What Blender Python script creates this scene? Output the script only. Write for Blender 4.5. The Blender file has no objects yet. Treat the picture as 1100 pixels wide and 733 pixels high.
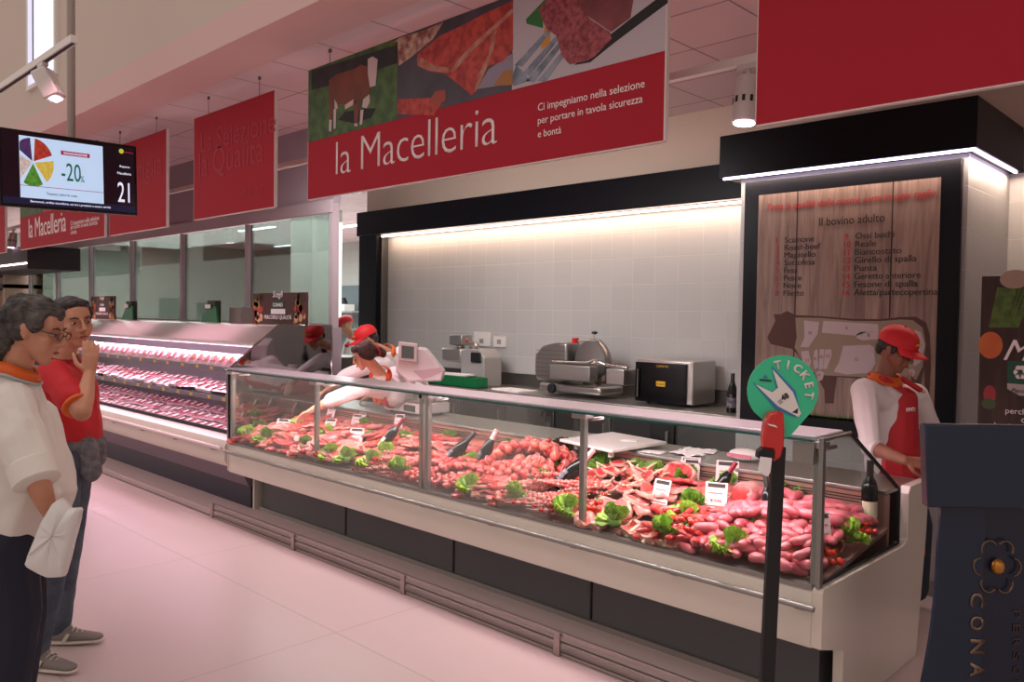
import bpy, bmesh, math, random
from mathutils import Vector, Matrix, noise, Euler
C = bpy.context.scene.collection
R = random.Random(7)
V = Vector
# ---------------------------------------------------------------- camera solved from the photo's vanishing points
F = 872.2; HC = 1.68
YAW, PIT, ROL = math.radians(45.79), math.radians(1.736), math.radians(.823)
f0 = V((-math.cos(YAW), math.sin(YAW), 0)); r0 = V((math.sin(YAW), math.cos(YAW), 0)); z0 = V((0, 0, 1))
fw = f0*math.cos(PIT) - z0*math.sin(PIT); u0 = f0*math.sin(PIT) + z0*math.cos(PIT)
rt = r0*math.cos(ROL) + u0*math.sin(ROL); up = u0*math.cos(ROL) - r0*math.sin(ROL)
CAM = V((0, 0, HC))
def ray(px, py): return fw*F + rt*(px-550) - up*(py-366.5)
def on(ax, c, px, py):
    d = ray(px, py); return CAM + d*((c-CAM[ax])/d[ax])
def D(px, py, dep): return CAM + ray(px, py)*(dep/F)
def deckz(y): return .605 + .13*(y-3.25)
def deckp(px, py):
    d = ray(px, py); t = (.605-.13*3.25-HC)/(d.z-.13*d.y); q = CAM + d*t; q.x = min(q.x, -1.43); q.y = min(max(q.y, 3.27), 3.98); q.z = deckz(q.y); return q
cam = bpy.data.cameras.new('camera'); co = bpy.data.objects.new('camera', cam); C.objects.link(co)
cam.sensor_width = 36; cam.lens = F/1100*36; cam.clip_start = .05; cam.clip_end = 200
M = Matrix((rt, up, -fw)).transposed().to_4x4(); M.translation = CAM; co.matrix_world = M
bpy.context.scene.camera = co
# ---------------------------------------------------------------- materials
def lin(c):
    if isinstance(c, str): c = [int(c[i:i+2], 16)/255 for i in (0, 2, 4)]
    return tuple(x/12.92 if x <= .04045 else ((x+.055)/1.055)**2.4 for x in c)
MT = {}
def mat(name, col, rough=.5, metal=0, emit=0, ecol=None, var=None, vs=8., bump=0, bs=40., spec=.5, sss=0, coat=0):
    if name in MT: return MT[name]
    m = bpy.data.materials.new(name); m.use_nodes = True; n = m.node_tree.nodes; l = m.node_tree.links
    b = n['Principled BSDF']; c = (*lin(col), 1)
    b.inputs['Base Color'].default_value = c; b.inputs['Roughness'].default_value = rough
    b.inputs['Metallic'].default_value = metal; b.inputs['Specular IOR Level'].default_value = spec
    if coat: b.inputs['Coat Weight'].default_value = coat; b.inputs['Coat Roughness'].default_value = .15
    if sss: b.inputs['Subsurface Weight'].default_value = sss; b.inputs['Subsurface Scale'].default_value = .01
    if emit:
        b.inputs['Emission Color'].default_value = (*lin(ecol or col), 1); b.inputs['Emission Strength'].default_value = emit
    if var or bump:
        tc = n.new('ShaderNodeTexCoord')
    if var:
        t = n.new('ShaderNodeTexNoise'); t.inputs['Scale'].default_value = vs; t.inputs['Detail'].default_value = 5
        l.new(tc.outputs['Object'], t.inputs['Vector'])
        r = n.new('ShaderNodeValToRGB'); e = r.color_ramp.elements
        e[0].position = .36; e[0].color = c; e[1].position = .64; e[1].color = (*lin(var), 1)
        l.new(t.outputs['Fac'], r.inputs['Fac']); l.new(r.outputs['Color'], b.inputs['Base Color'])
    if bump:
        t = n.new('ShaderNodeTexNoise'); t.inputs['Scale'].default_value = bs; t.inputs['Detail'].default_value = 4
        l.new(tc.outputs['Object'], t.inputs['Vector'])
        u = n.new('ShaderNodeBump'); u.inputs['Strength'].default_value = bump; u.inputs['Distance'].default_value = .01
        l.new(t.outputs['Fac'], u.inputs['Height']); l.new(u.outputs['Normal'], b.inputs['Normal'])
    MT[name] = m; return m
def tilemat(name, col, grout, w, h, mortar, rough=.25, axis='XZ', bumpd=.004, off=0., var=.03, wav=0):
    m = bpy.data.materials.new(name); m.use_nodes = True; n = m.node_tree.nodes; l = m.node_tree.links
    b = n['Principled BSDF']; b.inputs['Roughness'].default_value = rough
    g = n.new('ShaderNodeNewGeometry'); s = n.new('ShaderNodeSeparateXYZ'); c = n.new('ShaderNodeCombineXYZ')
    l.new(g.outputs['Position'], s.inputs[0])
    if axis == 'WALL':                      # x+y runs along either wall direction
        a = n.new('ShaderNodeMath'); l.new(s.outputs['X'], a.inputs[0]); l.new(s.outputs['Y'], a.inputs[1])
        l.new(a.outputs[0], c.inputs[0]); l.new(s.outputs['Z'], c.inputs[1])
    else:
        l.new(s.outputs[axis[0]], c.inputs[0]); l.new(s.outputs[axis[1]], c.inputs[1])
    t = n.new('ShaderNodeTexBrick'); t.offset = off; t.squash = 1
    t.inputs['Scale'].default_value = 1; t.inputs['Brick Width'].default_value = w; t.inputs['Row Height'].default_value = h
    t.inputs['Mortar Size'].default_value = mortar; t.inputs['Mortar Smooth'].default_value = .3
    L = lin(col); t.inputs['Color1'].default_value = (*L, 1); t.inputs['Color2'].default_value = (*[x*(1-var*2) for x in L], 1)
    t.inputs['Mortar'].default_value = (*lin(grout), 1)
    l.new(c.outputs[0], t.inputs['Vector']); l.new(t.outputs['Color'], b.inputs['Base Color'])
    u = n.new('ShaderNodeBump'); u.invert = True; u.inputs['Strength'].default_value = .6; u.inputs['Distance'].default_value = bumpd
    l.new(t.outputs['Fac'], u.inputs['Height'])
    if wav:
        w_ = n.new('ShaderNodeTexNoise'); w_.inputs['Scale'].default_value = 9; l.new(c.outputs[0], w_.inputs['Vector'])
        u2 = n.new('ShaderNodeBump'); u2.inputs['Strength'].default_value = wav; u2.inputs['Distance'].default_value = .01
        l.new(w_.outputs['Fac'], u2.inputs['Height']); l.new(u.outputs['Normal'], u2.inputs['Normal']); l.new(u2.outputs['Normal'], b.inputs['Normal'])
    else: l.new(u.outputs['Normal'], b.inputs['Normal'])
    return m
def glassmat(name, tint, refl=.06, rough=.02, edge=.5):
    m = bpy.data.materials.new(name); m.use_nodes = True; n = m.node_tree.nodes; l = m.node_tree.links; n.clear()
    o = n.new('ShaderNodeOutputMaterial'); t = n.new('ShaderNodeBsdfTransparent'); g = n.new('ShaderNodeBsdfGlossy'); x = n.new('ShaderNodeMixShader')
    t.inputs[0].default_value = (*lin(tint), 1); g.inputs['Roughness'].default_value = rough; g.inputs[0].default_value = (.9, .9, .9, 1)
    f = n.new('ShaderNodeFresnel'); f.inputs[0].default_value = 1.45
    a = n.new('ShaderNodeMath'); a.operation = 'MULTIPLY_ADD'; a.inputs[1].default_value = edge; a.inputs[2].default_value = refl; a.use_clamp = True
    l.new(f.outputs[0], a.inputs[0]); l.new(a.outputs[0], x.inputs[0]); l.new(t.outputs[0], x.inputs[1]); l.new(g.outputs[0], x.inputs[2]); l.new(x.outputs[0], o.inputs[0])
    MT[name] = m; return m
def woodmat(name, a, b_, scale=3, axis=(1, 1, .08), rough=.6):
    m = bpy.data.materials.new(name); m.use_nodes = True; n = m.node_tree.nodes; l = m.node_tree.links; b = n['Principled BSDF']
    b.inputs['Roughness'].default_value = rough
    tc = n.new('ShaderNodeTexCoord'); mp = n.new('ShaderNodeMapping'); mp.inputs['Scale'].default_value = axis
    l.new(tc.outputs['Object'], mp.inputs[0]); t = n.new('ShaderNodeTexNoise'); t.inputs['Scale'].default_value = scale*8; t.inputs['Detail'].default_value = 8; t.inputs['Distortion'].default_value = 1.2
    l.new(mp.outputs[0], t.inputs['Vector']); r = n.new('ShaderNodeValToRGB'); e = r.color_ramp.elements
    e[0].position = .3; e[0].color = (*lin(a), 1); e[1].position = .7; e[1].color = (*lin(b_), 1)
    l.new(t.outputs['Fac'], r.inputs['Fac']); l.new(r.outputs['Color'], b.inputs['Base Color']); MT[name] = m; return m
steel = mat('brushed_steel', 'b5b2ae', .32, .9, bump=.05, bs=60)
steel_d = mat('dark_steel', '6d6b69', .38, .85)
chrome = mat('chrome', 'd8d8d8', .12, 1)
alu = mat('anodised_aluminium', '9a9894', .35, .8)
cream = mat('cream_enamel', 'd9d1c4', .28, coat=.4)
white = mat('white_paint', 'e6e2dc', .4)
wplast = mat('white_plastic', 'd8d2cf', .4)
black = mat('black_lacquer', '0b0c13', .4, spec=.18)
blackm = mat('matt_black', '101013', .6)
navy = mat('navy_lacquer', '142338', .32)
redsign = mat('red_sign_panel', 'ab1b2f', .6, spec=.25, var='a5182b', vs=.6)
redd = mat('sign_relief_red', 'a82236', .6)
edgew = mat('sign_edge_white', 'd8c9c4', .5)
grey_d = mat('graphite_panel', '5d5f61', .4)
kickm = mat('navy_kick_panel', '1c1d33', .3)
purp = mat('grey_plinth_panel', '80707f', .35)
paper = mat('white_paper', 'efeaea', .6)
ink = mat('dark_ink', '2c2423', .6)
inkred = mat('red_ink', 'b01e2c', .6)
redp = mat('red_plastic', 'c61a12', .22, coat=.5)
green = mat('green_plastic', '0b6b3c', .35)
glass = glassmat('counter_glass', 'f6fbf9', .0, .01, .32)
wglass = glassmat('window_glass', 'c6cdc8', .04, .01, .5)
tglass = glassmat('top_glass', 'b9c4c4', .30, .12, .6)
teal = mat('glass_edge_teal', '17594f', .15)
mirror = mat('mirror_panel', '8f8c8e', .04, 1)
# ---------------------------------------------------------------- mesh collecting
def worg(o):
    p = V((0, 0, 0))
    while o: p += o.location; o = o.parent
    return p
class MB:
    def __init__(s): s.bm = bmesh.new(); s.mats = []
    def mi(s, m):
        if m not in s.mats: s.mats.append(m)
        return s.mats.index(m)
    def _fin(s, faces, m):
        i = s.mi(m)
        for f in faces: f.material_index = i
    def faces(s, vs, fs, m):
        v = [s.bm.verts.new(p) for p in vs]; out = []
        for f in fs:
            try: out.append(s.bm.faces.new([v[i] for i in f]))
            except ValueError: pass
        s._fin(out, m); return s
    def box(s, x0, x1, y0, y1, z0_, z1, m):
        p = [(x, y, z) for z in (z0_, z1) for y in (y0, y1) for x in (x0, x1)]
        return s.faces(p, [(0, 2, 3, 1), (4, 5, 7, 6), (0, 1, 5, 4), (2, 6, 7, 3), (0, 4, 6, 2), (1, 3, 7, 5)], m)
    def obox(s, c, sz, rot, m):            # oriented box, rot = Matrix 3x3
        h = V(sz)/2; c = V(c)
        p = [c + rot @ V((x*h.x, y*h.y, z*h.z)) for z in (-1, 1) for y in (-1, 1) for x in (-1, 1)]
        return s.faces(p, [(0, 2, 3, 1), (4, 5, 7, 6), (0, 1, 5, 4), (2, 6, 7, 3), (0, 4, 6, 2), (1, 3, 7, 5)], m)
    def prism(s, poly, d, m):              # 3-D polygon extruded by vector d
        n = len(poly); d = V(d); a = [V(p) for p in poly]
        nm = V((0, 0, 0))
        for i in range(n): nm += a[i].cross(a[(i+1) % n])
        if nm.dot(d) > 0: a = a[::-1]
        v = a + [p + d for p in a]
        return s.faces(v, [tuple(range(n)), tuple(range(2*n-1, n-1, -1))] + [(i, i+n, (i+1) % n+n, (i+1) % n) for i in range(n)], m)
    def tube(s, pts, r, m, seg=10, cap=True):
        pts = [V(p) for p in pts]; n = len(pts); rr = r if isinstance(r, (list, tuple)) else [r]*n
        rings = []; pu = None
        for i, p in enumerate(pts):
            t = (pts[min(i+1, n-1)] - pts[max(i-1, 0)]).normalized()
            if pu is None: pu = t.orthogonal().normalized()
            pu = (pu - t*pu.dot(t)); pu = pu.normalized() if pu.length > 1e-6 else t.orthogonal().normalized()
            w = t.cross(pu); rings.append([p + (pu*math.cos(a) + w*math.sin(a))*rr[i] for a in [2*math.pi*k/seg for k in range(seg)]])
        v = [q for rg in rings for q in rg]
        f = [(i*seg+k, i*seg+(k+1) % seg, (i+1)*seg+(k+1) % seg, (i+1)*seg+k) for i in range(n-1) for k in range(seg)]
        if cap: f += [tuple(range(seg-1, -1, -1)), tuple((n-1)*seg+k for k in range(seg))]
        return s.faces(v, f, m)
    def sph(s, c, r, m, sub=2, rot=None):
        r = (r, r, r) if not isinstance(r, (tuple, list)) else r
        mm = Matrix.Translation(V(c)) @ (rot.to_4x4() if rot else Matrix()) @ Matrix.Diagonal((*r, 1))
        g = bmesh.ops.create_icosphere(s.bm, subdivisions=sub, radius=1, matrix=mm)
        s._fin({f for v in g['verts'] for f in v.link_faces}, m); return s
    def lathe(s, prof, c, m, seg=24, rot=None):
        c = V(c); rot = rot or Matrix.Identity(3); v = []; n = len(prof)
        for r, z in prof:
            for k in range(seg):
                a = 2*math.pi*k/seg; v.append(c + rot @ V((max(r, .0004)*math.cos(a), max(r, .0004)*math.sin(a), z)))
        f = [(i*seg+k, i*seg+(k+1) % seg, (i+1)*seg+(k+1) % seg, (i+1)*seg+k) for i in range(n-1) for k in range(seg)]
        f += [tuple(range(seg-1, -1, -1)), tuple((n-1)*seg+k for k in range(seg))]
        return s.faces(v, f, m)
    def build(s, name, parent=None, bevel=0, sm=True, loc=None):
        me = bpy.data.meshes.new(name); off = worg(parent) if parent else V((0, 0, 0))
        if loc is not None: off = V(loc)
        bmesh.ops.recalc_face_normals(s.bm, faces=s.bm.faces[:])
        if off.length: bmesh.ops.translate(s.bm, verts=s.bm.verts[:], vec=-off)
        s.bm.to_mesh(me); s.bm.free()
        for m in s.mats: me.materials.append(m)
        if sm: me.shade_smooth(); me.set_sharp_from_angle(angle=math.radians(38))
        o = bpy.data.objects.new(name, me); C.objects.link(o)
        if parent: o.parent = parent
        if loc is not None: o.location = V(loc)
        if bevel:
            b = o.modifiers.new('bevel', 'BEVEL'); b.width = bevel; b.segments = 2; b.limit_method = 'ANGLE'
        return o
def tag(o, label=None, cat=None, group=None, kind=None):
    if label: o['label'] = label
    if cat: o['category'] = cat
    if group: o['group'] = group
    if kind: o['kind'] = kind
    return o
def thing(name, label, cat, loc=(0, 0, 0), group=None):
    o = bpy.data.objects.new(name, None); C.objects.link(o); o.location = loc; o.empty_display_size = .1
    return tag(o, label, cat, group)
def bx(name, parent, m, *b, bevel=0): return MB().box(*b, m).build(name, parent, bevel)
def struct(name, mb, bevel=0, **k):
    o = mb.build(name, None, bevel, **k); o['kind'] = 'structure'; return o
def kids(o): return [c for c in bpy.data.objects if c.parent == o]
KC = {}
def dup(root, loc, rot=None, label=None, group=None, scale=None):
    ch = KC.get(root.name)
    if ch is None: ch = KC[root.name] = [(c, kids(c)) for c in kids(root)]
    r = root.copy(); C.objects.link(r); r.location = loc
    if rot is not None: r.rotation_euler = rot
    if scale: r.scale = (scale,)*3 if not isinstance(scale, tuple) else scale
    if label: r['label'] = label
    if group: r['group'] = group
    for c, gs in ch:
        d = c.copy(); C.objects.link(d); d.parent = r
        for g in gs:
            e = g.copy(); C.objects.link(e); e.parent = d
    return r
def text(s, org, xd, yd, m, parent, w=None, h=None, name='lettering', th=.002, align='LEFT', shear=0, sp=1.0, bold=0, em=None):
    cu = bpy.data.curves.new('t', 'FONT'); cu.body = s; cu.size = 1; cu.align_x = align; cu.space_character = sp; cu.shear = shear; cu.offset = bold
    cu.resolution_u = 3
    o = bpy.data.objects.new('t', cu); C.objects.link(o); bpy.context.view_layer.update()
    me = bpy.data.meshes.new_from_object(o.evaluated_get(bpy.context.evaluated_depsgraph_get()))
    bpy.data.objects.remove(o); bpy.data.curves.remove(cu)
    xs = [v.co.x for v in me.vertices]; ys = [v.co.y for v in me.vertices]
    W = max(xs)-min(xs); Hh = max(ys)-min(ys)
    sx = w/W if w else None; sy = h/Hh if h else None
    sx = sx or sy; sy = sy or sx; y00 = min(ys)
    if em: sx = sy = em; y00 = 0
    if em and w: sx = w/W
    cx = min(xs) if align == 'LEFT' else (min(xs)+max(xs))/2
    xd = V(xd).normalized(); yd = V(yd).normalized(); n = xd.cross(yd); org = V(org)
    b = MB(); b.bm.from_mesh(me)
    for v in b.bm.verts: v.co = org + xd*((v.co.x-cx)*sx) + yd*((v.co.y-y00)*sy) + n*th
    b.mats = [m]; bpy.data.meshes.remove(me)
    for f in b.bm.faces: f.material_index = 0
    r = bmesh.ops.extrude_face_region(b.bm, geom=b.bm.faces[:])
    bmesh.ops.translate(b.bm, verts=[g for g in r['geom'] if isinstance(g, bmesh.types.BMVert)], vec=-n*th*.8)
    return b.build(name, parent, sm=False)
def area(name, loc, rot, sx, sy, power, col, spread=180):
    l = bpy.data.lights.new(name, 'AREA'); l.shape = 'RECTANGLE'; l.size = sx; l.size_y = sy; l.energy = power; l.color = lin(col) if isinstance(col, str) else col
    l.spread = math.radians(spread)
    o = bpy.data.objects.new(name, l); C.objects.link(o); o.location = loc; o.rotation_euler = rot; return o
def spot(name, loc, tgt, power, col, ang=70, blend=.6, r=.05):
    l = bpy.data.lights.new(name, 'SPOT'); l.energy = power; l.color = col; l.spot_size = math.radians(ang); l.spot_blend = blend; l.shadow_soft_size = r
    o = bpy.data.objects.new(name, l); C.objects.link(o); o.location = loc
    o.rotation_euler = (V(tgt)-V(loc)).to_track_quat('-Z', 'Y').to_euler(); return o
XW, ZW = (1, 0, 0), (0, 0, 1)
PINKL = (1, .62, .72)
# ================================================================ SETTING
floorm = tilemat('pale_terrazzo_floor', 'c8b4b2', 'b09f9d', 1.8, 1.2, .005, .33, 'XY', .001, .0, .012)
struct('floor', MB().box(-24, 4, -6, 16, -.05, 0, floorm))
MT['tile'] = tw = tilemat('grey_glazed_wall_tile', 'b3b1af', 'bcb9b6', .25, .25, .004, .34, 'WALL', .003, 0, .03, .12)
beige = mat('warm_beige_plaster', 'd4c2b0', .8)
beigew = mat('greige_high_wall', 'cdbfb3', .85)
pinkbouncec = tilemat('ceiling_panels', 'dcc6c8', '9c8688', .6, .6, .008, .8, 'XY', .004, 0, .01)  # pink bounce from the floor is tinted into the panel colour
struct('ceiling', MB().box(-22, 4, 3.0, 16, 3.5, 3.56, pinkbouncec))
struct('trim_ceiling_beam', MB().box(-22, 4, 2.6, 3.0, 3.485, 3.7, mat('plaster_pink_bounce', 'd8b8b4', .8)))  # pink light on the beam underside is put into its base colour
struct('wall_upper', MB().box(-22, -9.62, 2.6, 2.7, 3.7, 7.5, beigew).box(-8.72, 4, 2.6, 2.7, 3.7, 7.5, beigew)
       .box(-9.62, -8.72, 2.6, 2.7, 3.7, 3.98, beigew).box(-9.62, -8.72, 2.6, 2.7, 6.9, 7.5, beigew))
w = struct('window_1', MB().box(-9.60, -8.74, 2.64, 2.66, 4.0, 6.88, mat('lit_clerestory_glass', 'dfe6ff', .3, 0, 1.6, 'ccd4ff')))
MB().box(-9.64, -9.58, 2.57, 2.72, 3.96, 6.92, white).box(-8.76, -8.70, 2.57, 2.72, 3.96, 6.92, white).box(-9.58, -8.76, 2.57, 2.72, 3.96, 4.0, white).build('window_frame', w)
# back walls
struct('wall_back', MB().box(-8.75, 3, 6.3, 6.4, 0, 2.72, tw).box(-8.75, 3, 6.26, 6.4, 2.95, 3.5, beige))
struct('trim_black_surround', MB().box(-8.75, -8.38, 6.14, 6.3, 0, 2.98, black).box(-8.75, -2.95, 6.1, 6.3, 2.68, 2.98, black)
       .box(-8.38, -8.34, 6.2, 6.3, 0, 2.68, steel_d), .004)
ledw = mat('led_strip', 'fff0e6', .4, 0, 9, 'ffe2d0')
ledp = mat('violet_led_strip', 'efe0ff', .4, 0, 7, 'e6d2ff')
ls = tag(bx('light_strip', None, ledw, -8.36, -2.96, 6.2, 6.215, 2.655, 2.672), 'long warm light strip glowing under the black surround over the tiled wall', 'light strip')
area('cove_light', (-5.6, 6.2, 2.64), (math.radians(8), 0, 0), 5.3, .05, 15, 'ffd6b4')
# column with the beef board
struct('wall_column', MB().box(-2.93, -1.45, 5.36, 6.3, 0, 2.75, tw))
struct('baseboard_column', MB().box(-2.95, -1.43, 5.34, 6.3, 0, .09, mat('baseboard_grey', '8d8480', .5)).box(-1.43, 2, 6.27, 6.3, 0, .09, MT['baseboard_grey']))
struct('trim_header_box', MB().box(-3.02, -1.37, 5.2, 6.3, 2.69, 2.985, black), .004)
t = thing('light_strip', 'violet white light strip under the black header box around the column', 'light strip', (-2.2, 5.2, 2.68))
bx('strip_front', t, ledp, -3.0, -1.385, 5.225, 5.24, 2.676, 2.69); bx('strip_side', t, ledp, -1.40, -1.385, 5.24, 6.2, 2.676, 2.69)
area('header_light', (-2.2, 5.27, 2.67), (0, 0, 0), 1.5, .05, 7, 'ffe0c4'); area('header_light_side', (-1.41, 5.75, 2.67), (0, 0, 0), .04, .9, 5, 'ffe0c4')
# glazed partition
mull = mat('mauve_grey_frame', 'a8999f', .5)
mauve = mat('mauve_grey_wall', '978a92', .75)
mx = [-6.65, -8.3, -9.95, -11.55, -13.15, -14.7, -16.2]
struct('wall_partition', MB().box(-16.3, -6.6, 4.34, 4.44, 0, 1.55, mauve).box(-16.3, -6.6, 4.34, 4.42, 2.74, 3.5, mauve)
       .box(-16.3, -6.6, 4.31, 4.34, 2.64, 2.76, mull))
for i in range(6):
    w = struct('window_%d' % (i+2), MB().box(mx[i+1]+.04, mx[i]-.04, 4.38, 4.388, 1.58, 2.64, wglass))
    a, b_ = mx[i+1], mx[i]
    MB().box(a, a+.03, 4.345, 4.40, 1.55, 2.64, mull).box(b_-.03, b_, 4.345, 4.40, 1.55, 2.64, mull).box(a+.03, b_-.03, 4.345, 4.40, 1.55, 1.585, mull).build('window_frame', w)
struct('trim_partition_end', MB().box(-6.65, -6.61, 4.335, 4.41, 0, 2.74, mull))
struct('trim_partition_rib', MB().box(-8.34, -8.28, 4.31, 4.34, 2.76, 3.5, mull).box(-11.6, -11.52, 4.31, 4.34, 2.76, 3.5, mull))
# rear workroom seen through the glass
wr = mat('workroom_wall', 'a9b0a8', .7); wrt = tilemat('workroom_tile', 'a9aca6', '969a94', .3, .3, .004, .35, 'WALL', .002)
struct('wall_workroom', MB().box(-22, -8.7, 11.9, 12, 0, 3.5, wrt).box(-22.1, -22, 4.4, 12, 0, 3.5, wr).box(-8.75, -8.65, 6.4, 12, 0, 3.5, wr))
struct('wall_workroom_pillar', MB().box(-12.9, -12.2, 7.6, 8.2, 0, 3.5, mat('white_pillar', 'd9dcd6', .6)))
d = struct('door_1', MB().box(-17.9, -16.7, 11.86, 11.9, 0, 2.4, mat('grey_door', '5d6b6e', .5)))
bx('door_handle', d, steel, -16.95, -16.82, 11.80, 11.86, 1.0, 1.03)
tubem = mat('fluorescent_tube', 'f4f8ff', .4, 0, 5, 'eef4ff')
def tube_light(x, y, L, z, label):
    t = thing('ceiling_light', label, 'ceiling light', (x, y, z), 'fluorescent fittings in the workroom')
    MB().box(x-L/2, x+L/2, y-.06, y+.06, z-.03, z, white).build('housing', t); MB().box(x-L/2+.02, x+L/2-.02, y-.045, y+.045, z-.055, z-.03, tubem).build('diffuser', t)
for i, (x, y, L) in enumerate([(-14.0, 9.5, 1.3), (-19.0, 11.2, 1.6), (-10.4, 6.9, 1.2), (-13.4, 6.6, 1.5), (-16.0, 8.6, 1.5), (-18.6, 7.2, 1.5), (-11.3, 10.4, 1.2)]):
    tube_light(x, y, L, 3.5, 'white fluorescent ceiling fitting glowing in the workroom behind the glass')
area('workroom_light', (-13.5, 8, 3.3), (0, 0, 0), 8, 4, 560, 'e4ecec'); area('workroom_light_far', (-18.5, 7, 3.3), (0, 0, 0), 5, 4, 380, 'e4ecec')
# far department at the left end
struct('trim_far_header', MB().box(-22, -13.4, 3.58, 4.3, 2.28, 2.62, mat('dark_brown_fascia', '2b2226', .5)).box(-22, -13.42, 3.57, 3.58, 2.35, 2.37, ledw))
# ================================================================ SERVE-OVER COUNTER
X0, X1 = -6.38, -1.36
ct = thing('meat_counter', 'long cream glass-fronted butcher counter filled with fresh meat and lettuce', 'display counter', (-3.87, 3.8, 0))
MB().box(X0+.05, X1-.11, 3.47, 4.3, .02, .40, grey_d).build('plinth', ct)
mb = MB()
for x in (-5.08, -3.87, -2.74): mb.box(x-.006, x+.006, 3.464, 3.475, .03, .37, blackm)
mb.build('plinth_joint', ct)
MB().box(X0+.05, X1-.11, 3.44, 3.47, 0, .03, steel).build('plinth_skirting', ct)
pf = [(X0, 3.195, .35), (X0, 3.19, .37), (X0, 3.19, .575), (X0, 3.2, .59), (X0, 3.25, .59), (X0, 3.25, .35)]
MB().prism(pf, (X1-.03-X0, 0, 0), cream).build('fascia', ct)
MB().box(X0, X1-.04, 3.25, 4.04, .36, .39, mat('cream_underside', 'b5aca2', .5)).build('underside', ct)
MB().box(X0, X1-.03, 3.188, 3.235, .588, .606, alu).build('glass_channel', ct)
bt = MB().tube([(X0+.02, 3.145, .528), (X1+.0, 3.145, .528)], .012, alu, 12).build('bumper_tube', ct)
for i in range(9):
    x = X0+.2 + i*.595
    MB().box(x-.02, x+.02, 3.145, 3.19, .512, .522, alu).build('tube_bracket', bt)
a, b_ = deckz(3.25), deckz(4.04)
deckm = mat('deck_steel_pink_reflect', 'b08a84', .4, .5)  # pink reflection painted into the deck's own colour
MB().prism([(X0+.02, 3.24, a-.03), (X0+.02, 4.04, b_-.03), (X0+.02, 4.04, b_-.012), (X0+.02, 3.24, a-.012)], (X1-X0-.05, 0, 0), deckm).build('display_deck', ct)
MB().box(X0, X1-.04, 4.04, 4.07, .4, .845, mat('steel_back_meat_reflect', 'c49284', .35, .5)).build('inner_back', ct)  # rosy tone is the meat's reflection, put into the steel colour
mb = MB()
for k in range(3): mb.box(X0+.03, X1-.08, 4.036, 4.041, .79+k*.014, .795+k*.014, blackm)
mb.build('air_slots', ct)
MB().box(X0, X1-.04, 4.02, 4.46, .85, .87, steel).build('work_ledge', ct, .003)
MB().box(X0+.02, X1-.05, 4.3, 4.42, 0, .85, steel_d).build('rear_panel', ct)
# end panel with the dip under the end glass
ep = [(3.415, 0), (3.415, .29), (3.19, .355), (3.19, .585), (3.20, .60), (4.10, .60), (4.16, .62), (4.16, .845), (4.19, .878), (4.46, .878), (4.44, .6), (4.34, 0)]
MB().prism([(X1-.03, y, z) for y, z in ep], (.045, 0, 0), cream).build('end_panel', ct, .003)
MB().prism([(X0-.02, y, z) for y, z in [(3.42, 0), (3.42, .3), (3.19, .36), (3.19, .6), (4.1, .6), (4.1, .86), (4.4, .86), (4.4, 0)]], (.03, 0, 0), cream).build('end_panel', ct)
posts = [X0+.015, -5.09, -3.90, -3.84, -2.61, X1-.03]
for x in posts:
    p = MB().box(x-.015, x+.015, 3.205, 3.235, .6, 1.185, alu).build('post', ct, .002)
    MB().box(x-.06, x+.03, 3.19, 3.26, 1.165, 1.19, steel).box(x+.0, x+.02, 3.26, 3.36, 1.15, 1.165, steel).build('glass_clamp', p, .002)
pp = [X0+.01, -5.09, -3.87, -2.61, X1-.02]
for i in range(4):
    MB().box(pp[i]+.004, pp[i+1]-.004, 3.192, 3.198, .604, 1.195, glass).build('front_pane', ct)
top = MB().box(X0, X1-.02, 3.15, 3.49, 1.197, 1.207, tglass).build('top_glass', ct)
MB().box(X0, X1-.02, 3.143, 3.15, 1.197, 1.207, teal).build('front_edge', top)
lt = MB().tube([(X0+.05, 3.40, 1.182), (X1-.08, 3.40, 1.182)], .014, mat('counter_tube', 'ffe6ea', .4, 0, 5, 'ffdce4'), 10).build('lamp_tube', ct)
MB().box(X0, X1-.02, 3.17, 3.44, 1.2075, 1.219, mat('frosted_lamp_housing', 'd3d2d6', .3, .2)).build('lamp_housing', ct, .004)
area('counter_lamp', (-3.87, 3.36, 1.165), (math.radians(12), 0, 0), 4.9, .12, 52, (1, .82, .84))
# end glass
eg = [(3.2, .606), (3.2, 1.2), (3.49, 1.2), (4.07, .89), (4.12, .61)]
MB().prism([(X1-.012, y, z) for y, z in eg], (.007, 0, 0), glass).build('end_pane', ct)
mb = MB().tube([(X1-.008, 3.49, 1.2), (X1-.008, 4.07, .888)], .009, blackm, 6).tube([(X1-.008, 3.2, .612), (X1-.008, 4.1, .612), (X1-.008, 4.1, .88)], .007, blackm, 6).tube([(X1-.008, 3.2, 1.2), (X1-.008, 3.49, 1.203)], .008, alu, 6)
mb.build('end_seal', ct)
MB().box(X1-.015, X1+.004, 3.185, 3.215, .6, 1.21, alu).build('corner_profile', ct, .002)
mb = MB().box(X1-.12, X1-.03, 3.175, 3.19, 1.10, 1.19, alu); mb.build('lock_plate', ct, .003)
# kick rail
kr = thing('guard_rail', 'low brushed steel guard rail standing on the floor along the counter foot', 'guard rail', (-3.87, 3.04, 0))
bar = mat('rail_steel', 'a39794', .35, .75)
for z, h in ((.098, .02), (.055, .014), (.004, .014)): MB().box(-6.34, -1.2, 3.03, 3.05, z, z+h, bar).build('rail_bar', kr, .002)
for x in (-6.33, -5.08, -3.83, -2.6, -1.4): MB().box(x-.02, x+.02, 3.018, 3.03, 0, .122, bar).build('post', kr, .002)
tag(bx('floor_strip', None, alu, -15.5, -6.4, 3.03, 3.05, 0, .008), 'thin metal strip on the floor in front of the packed meat fridge', 'floor strip')
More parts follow.
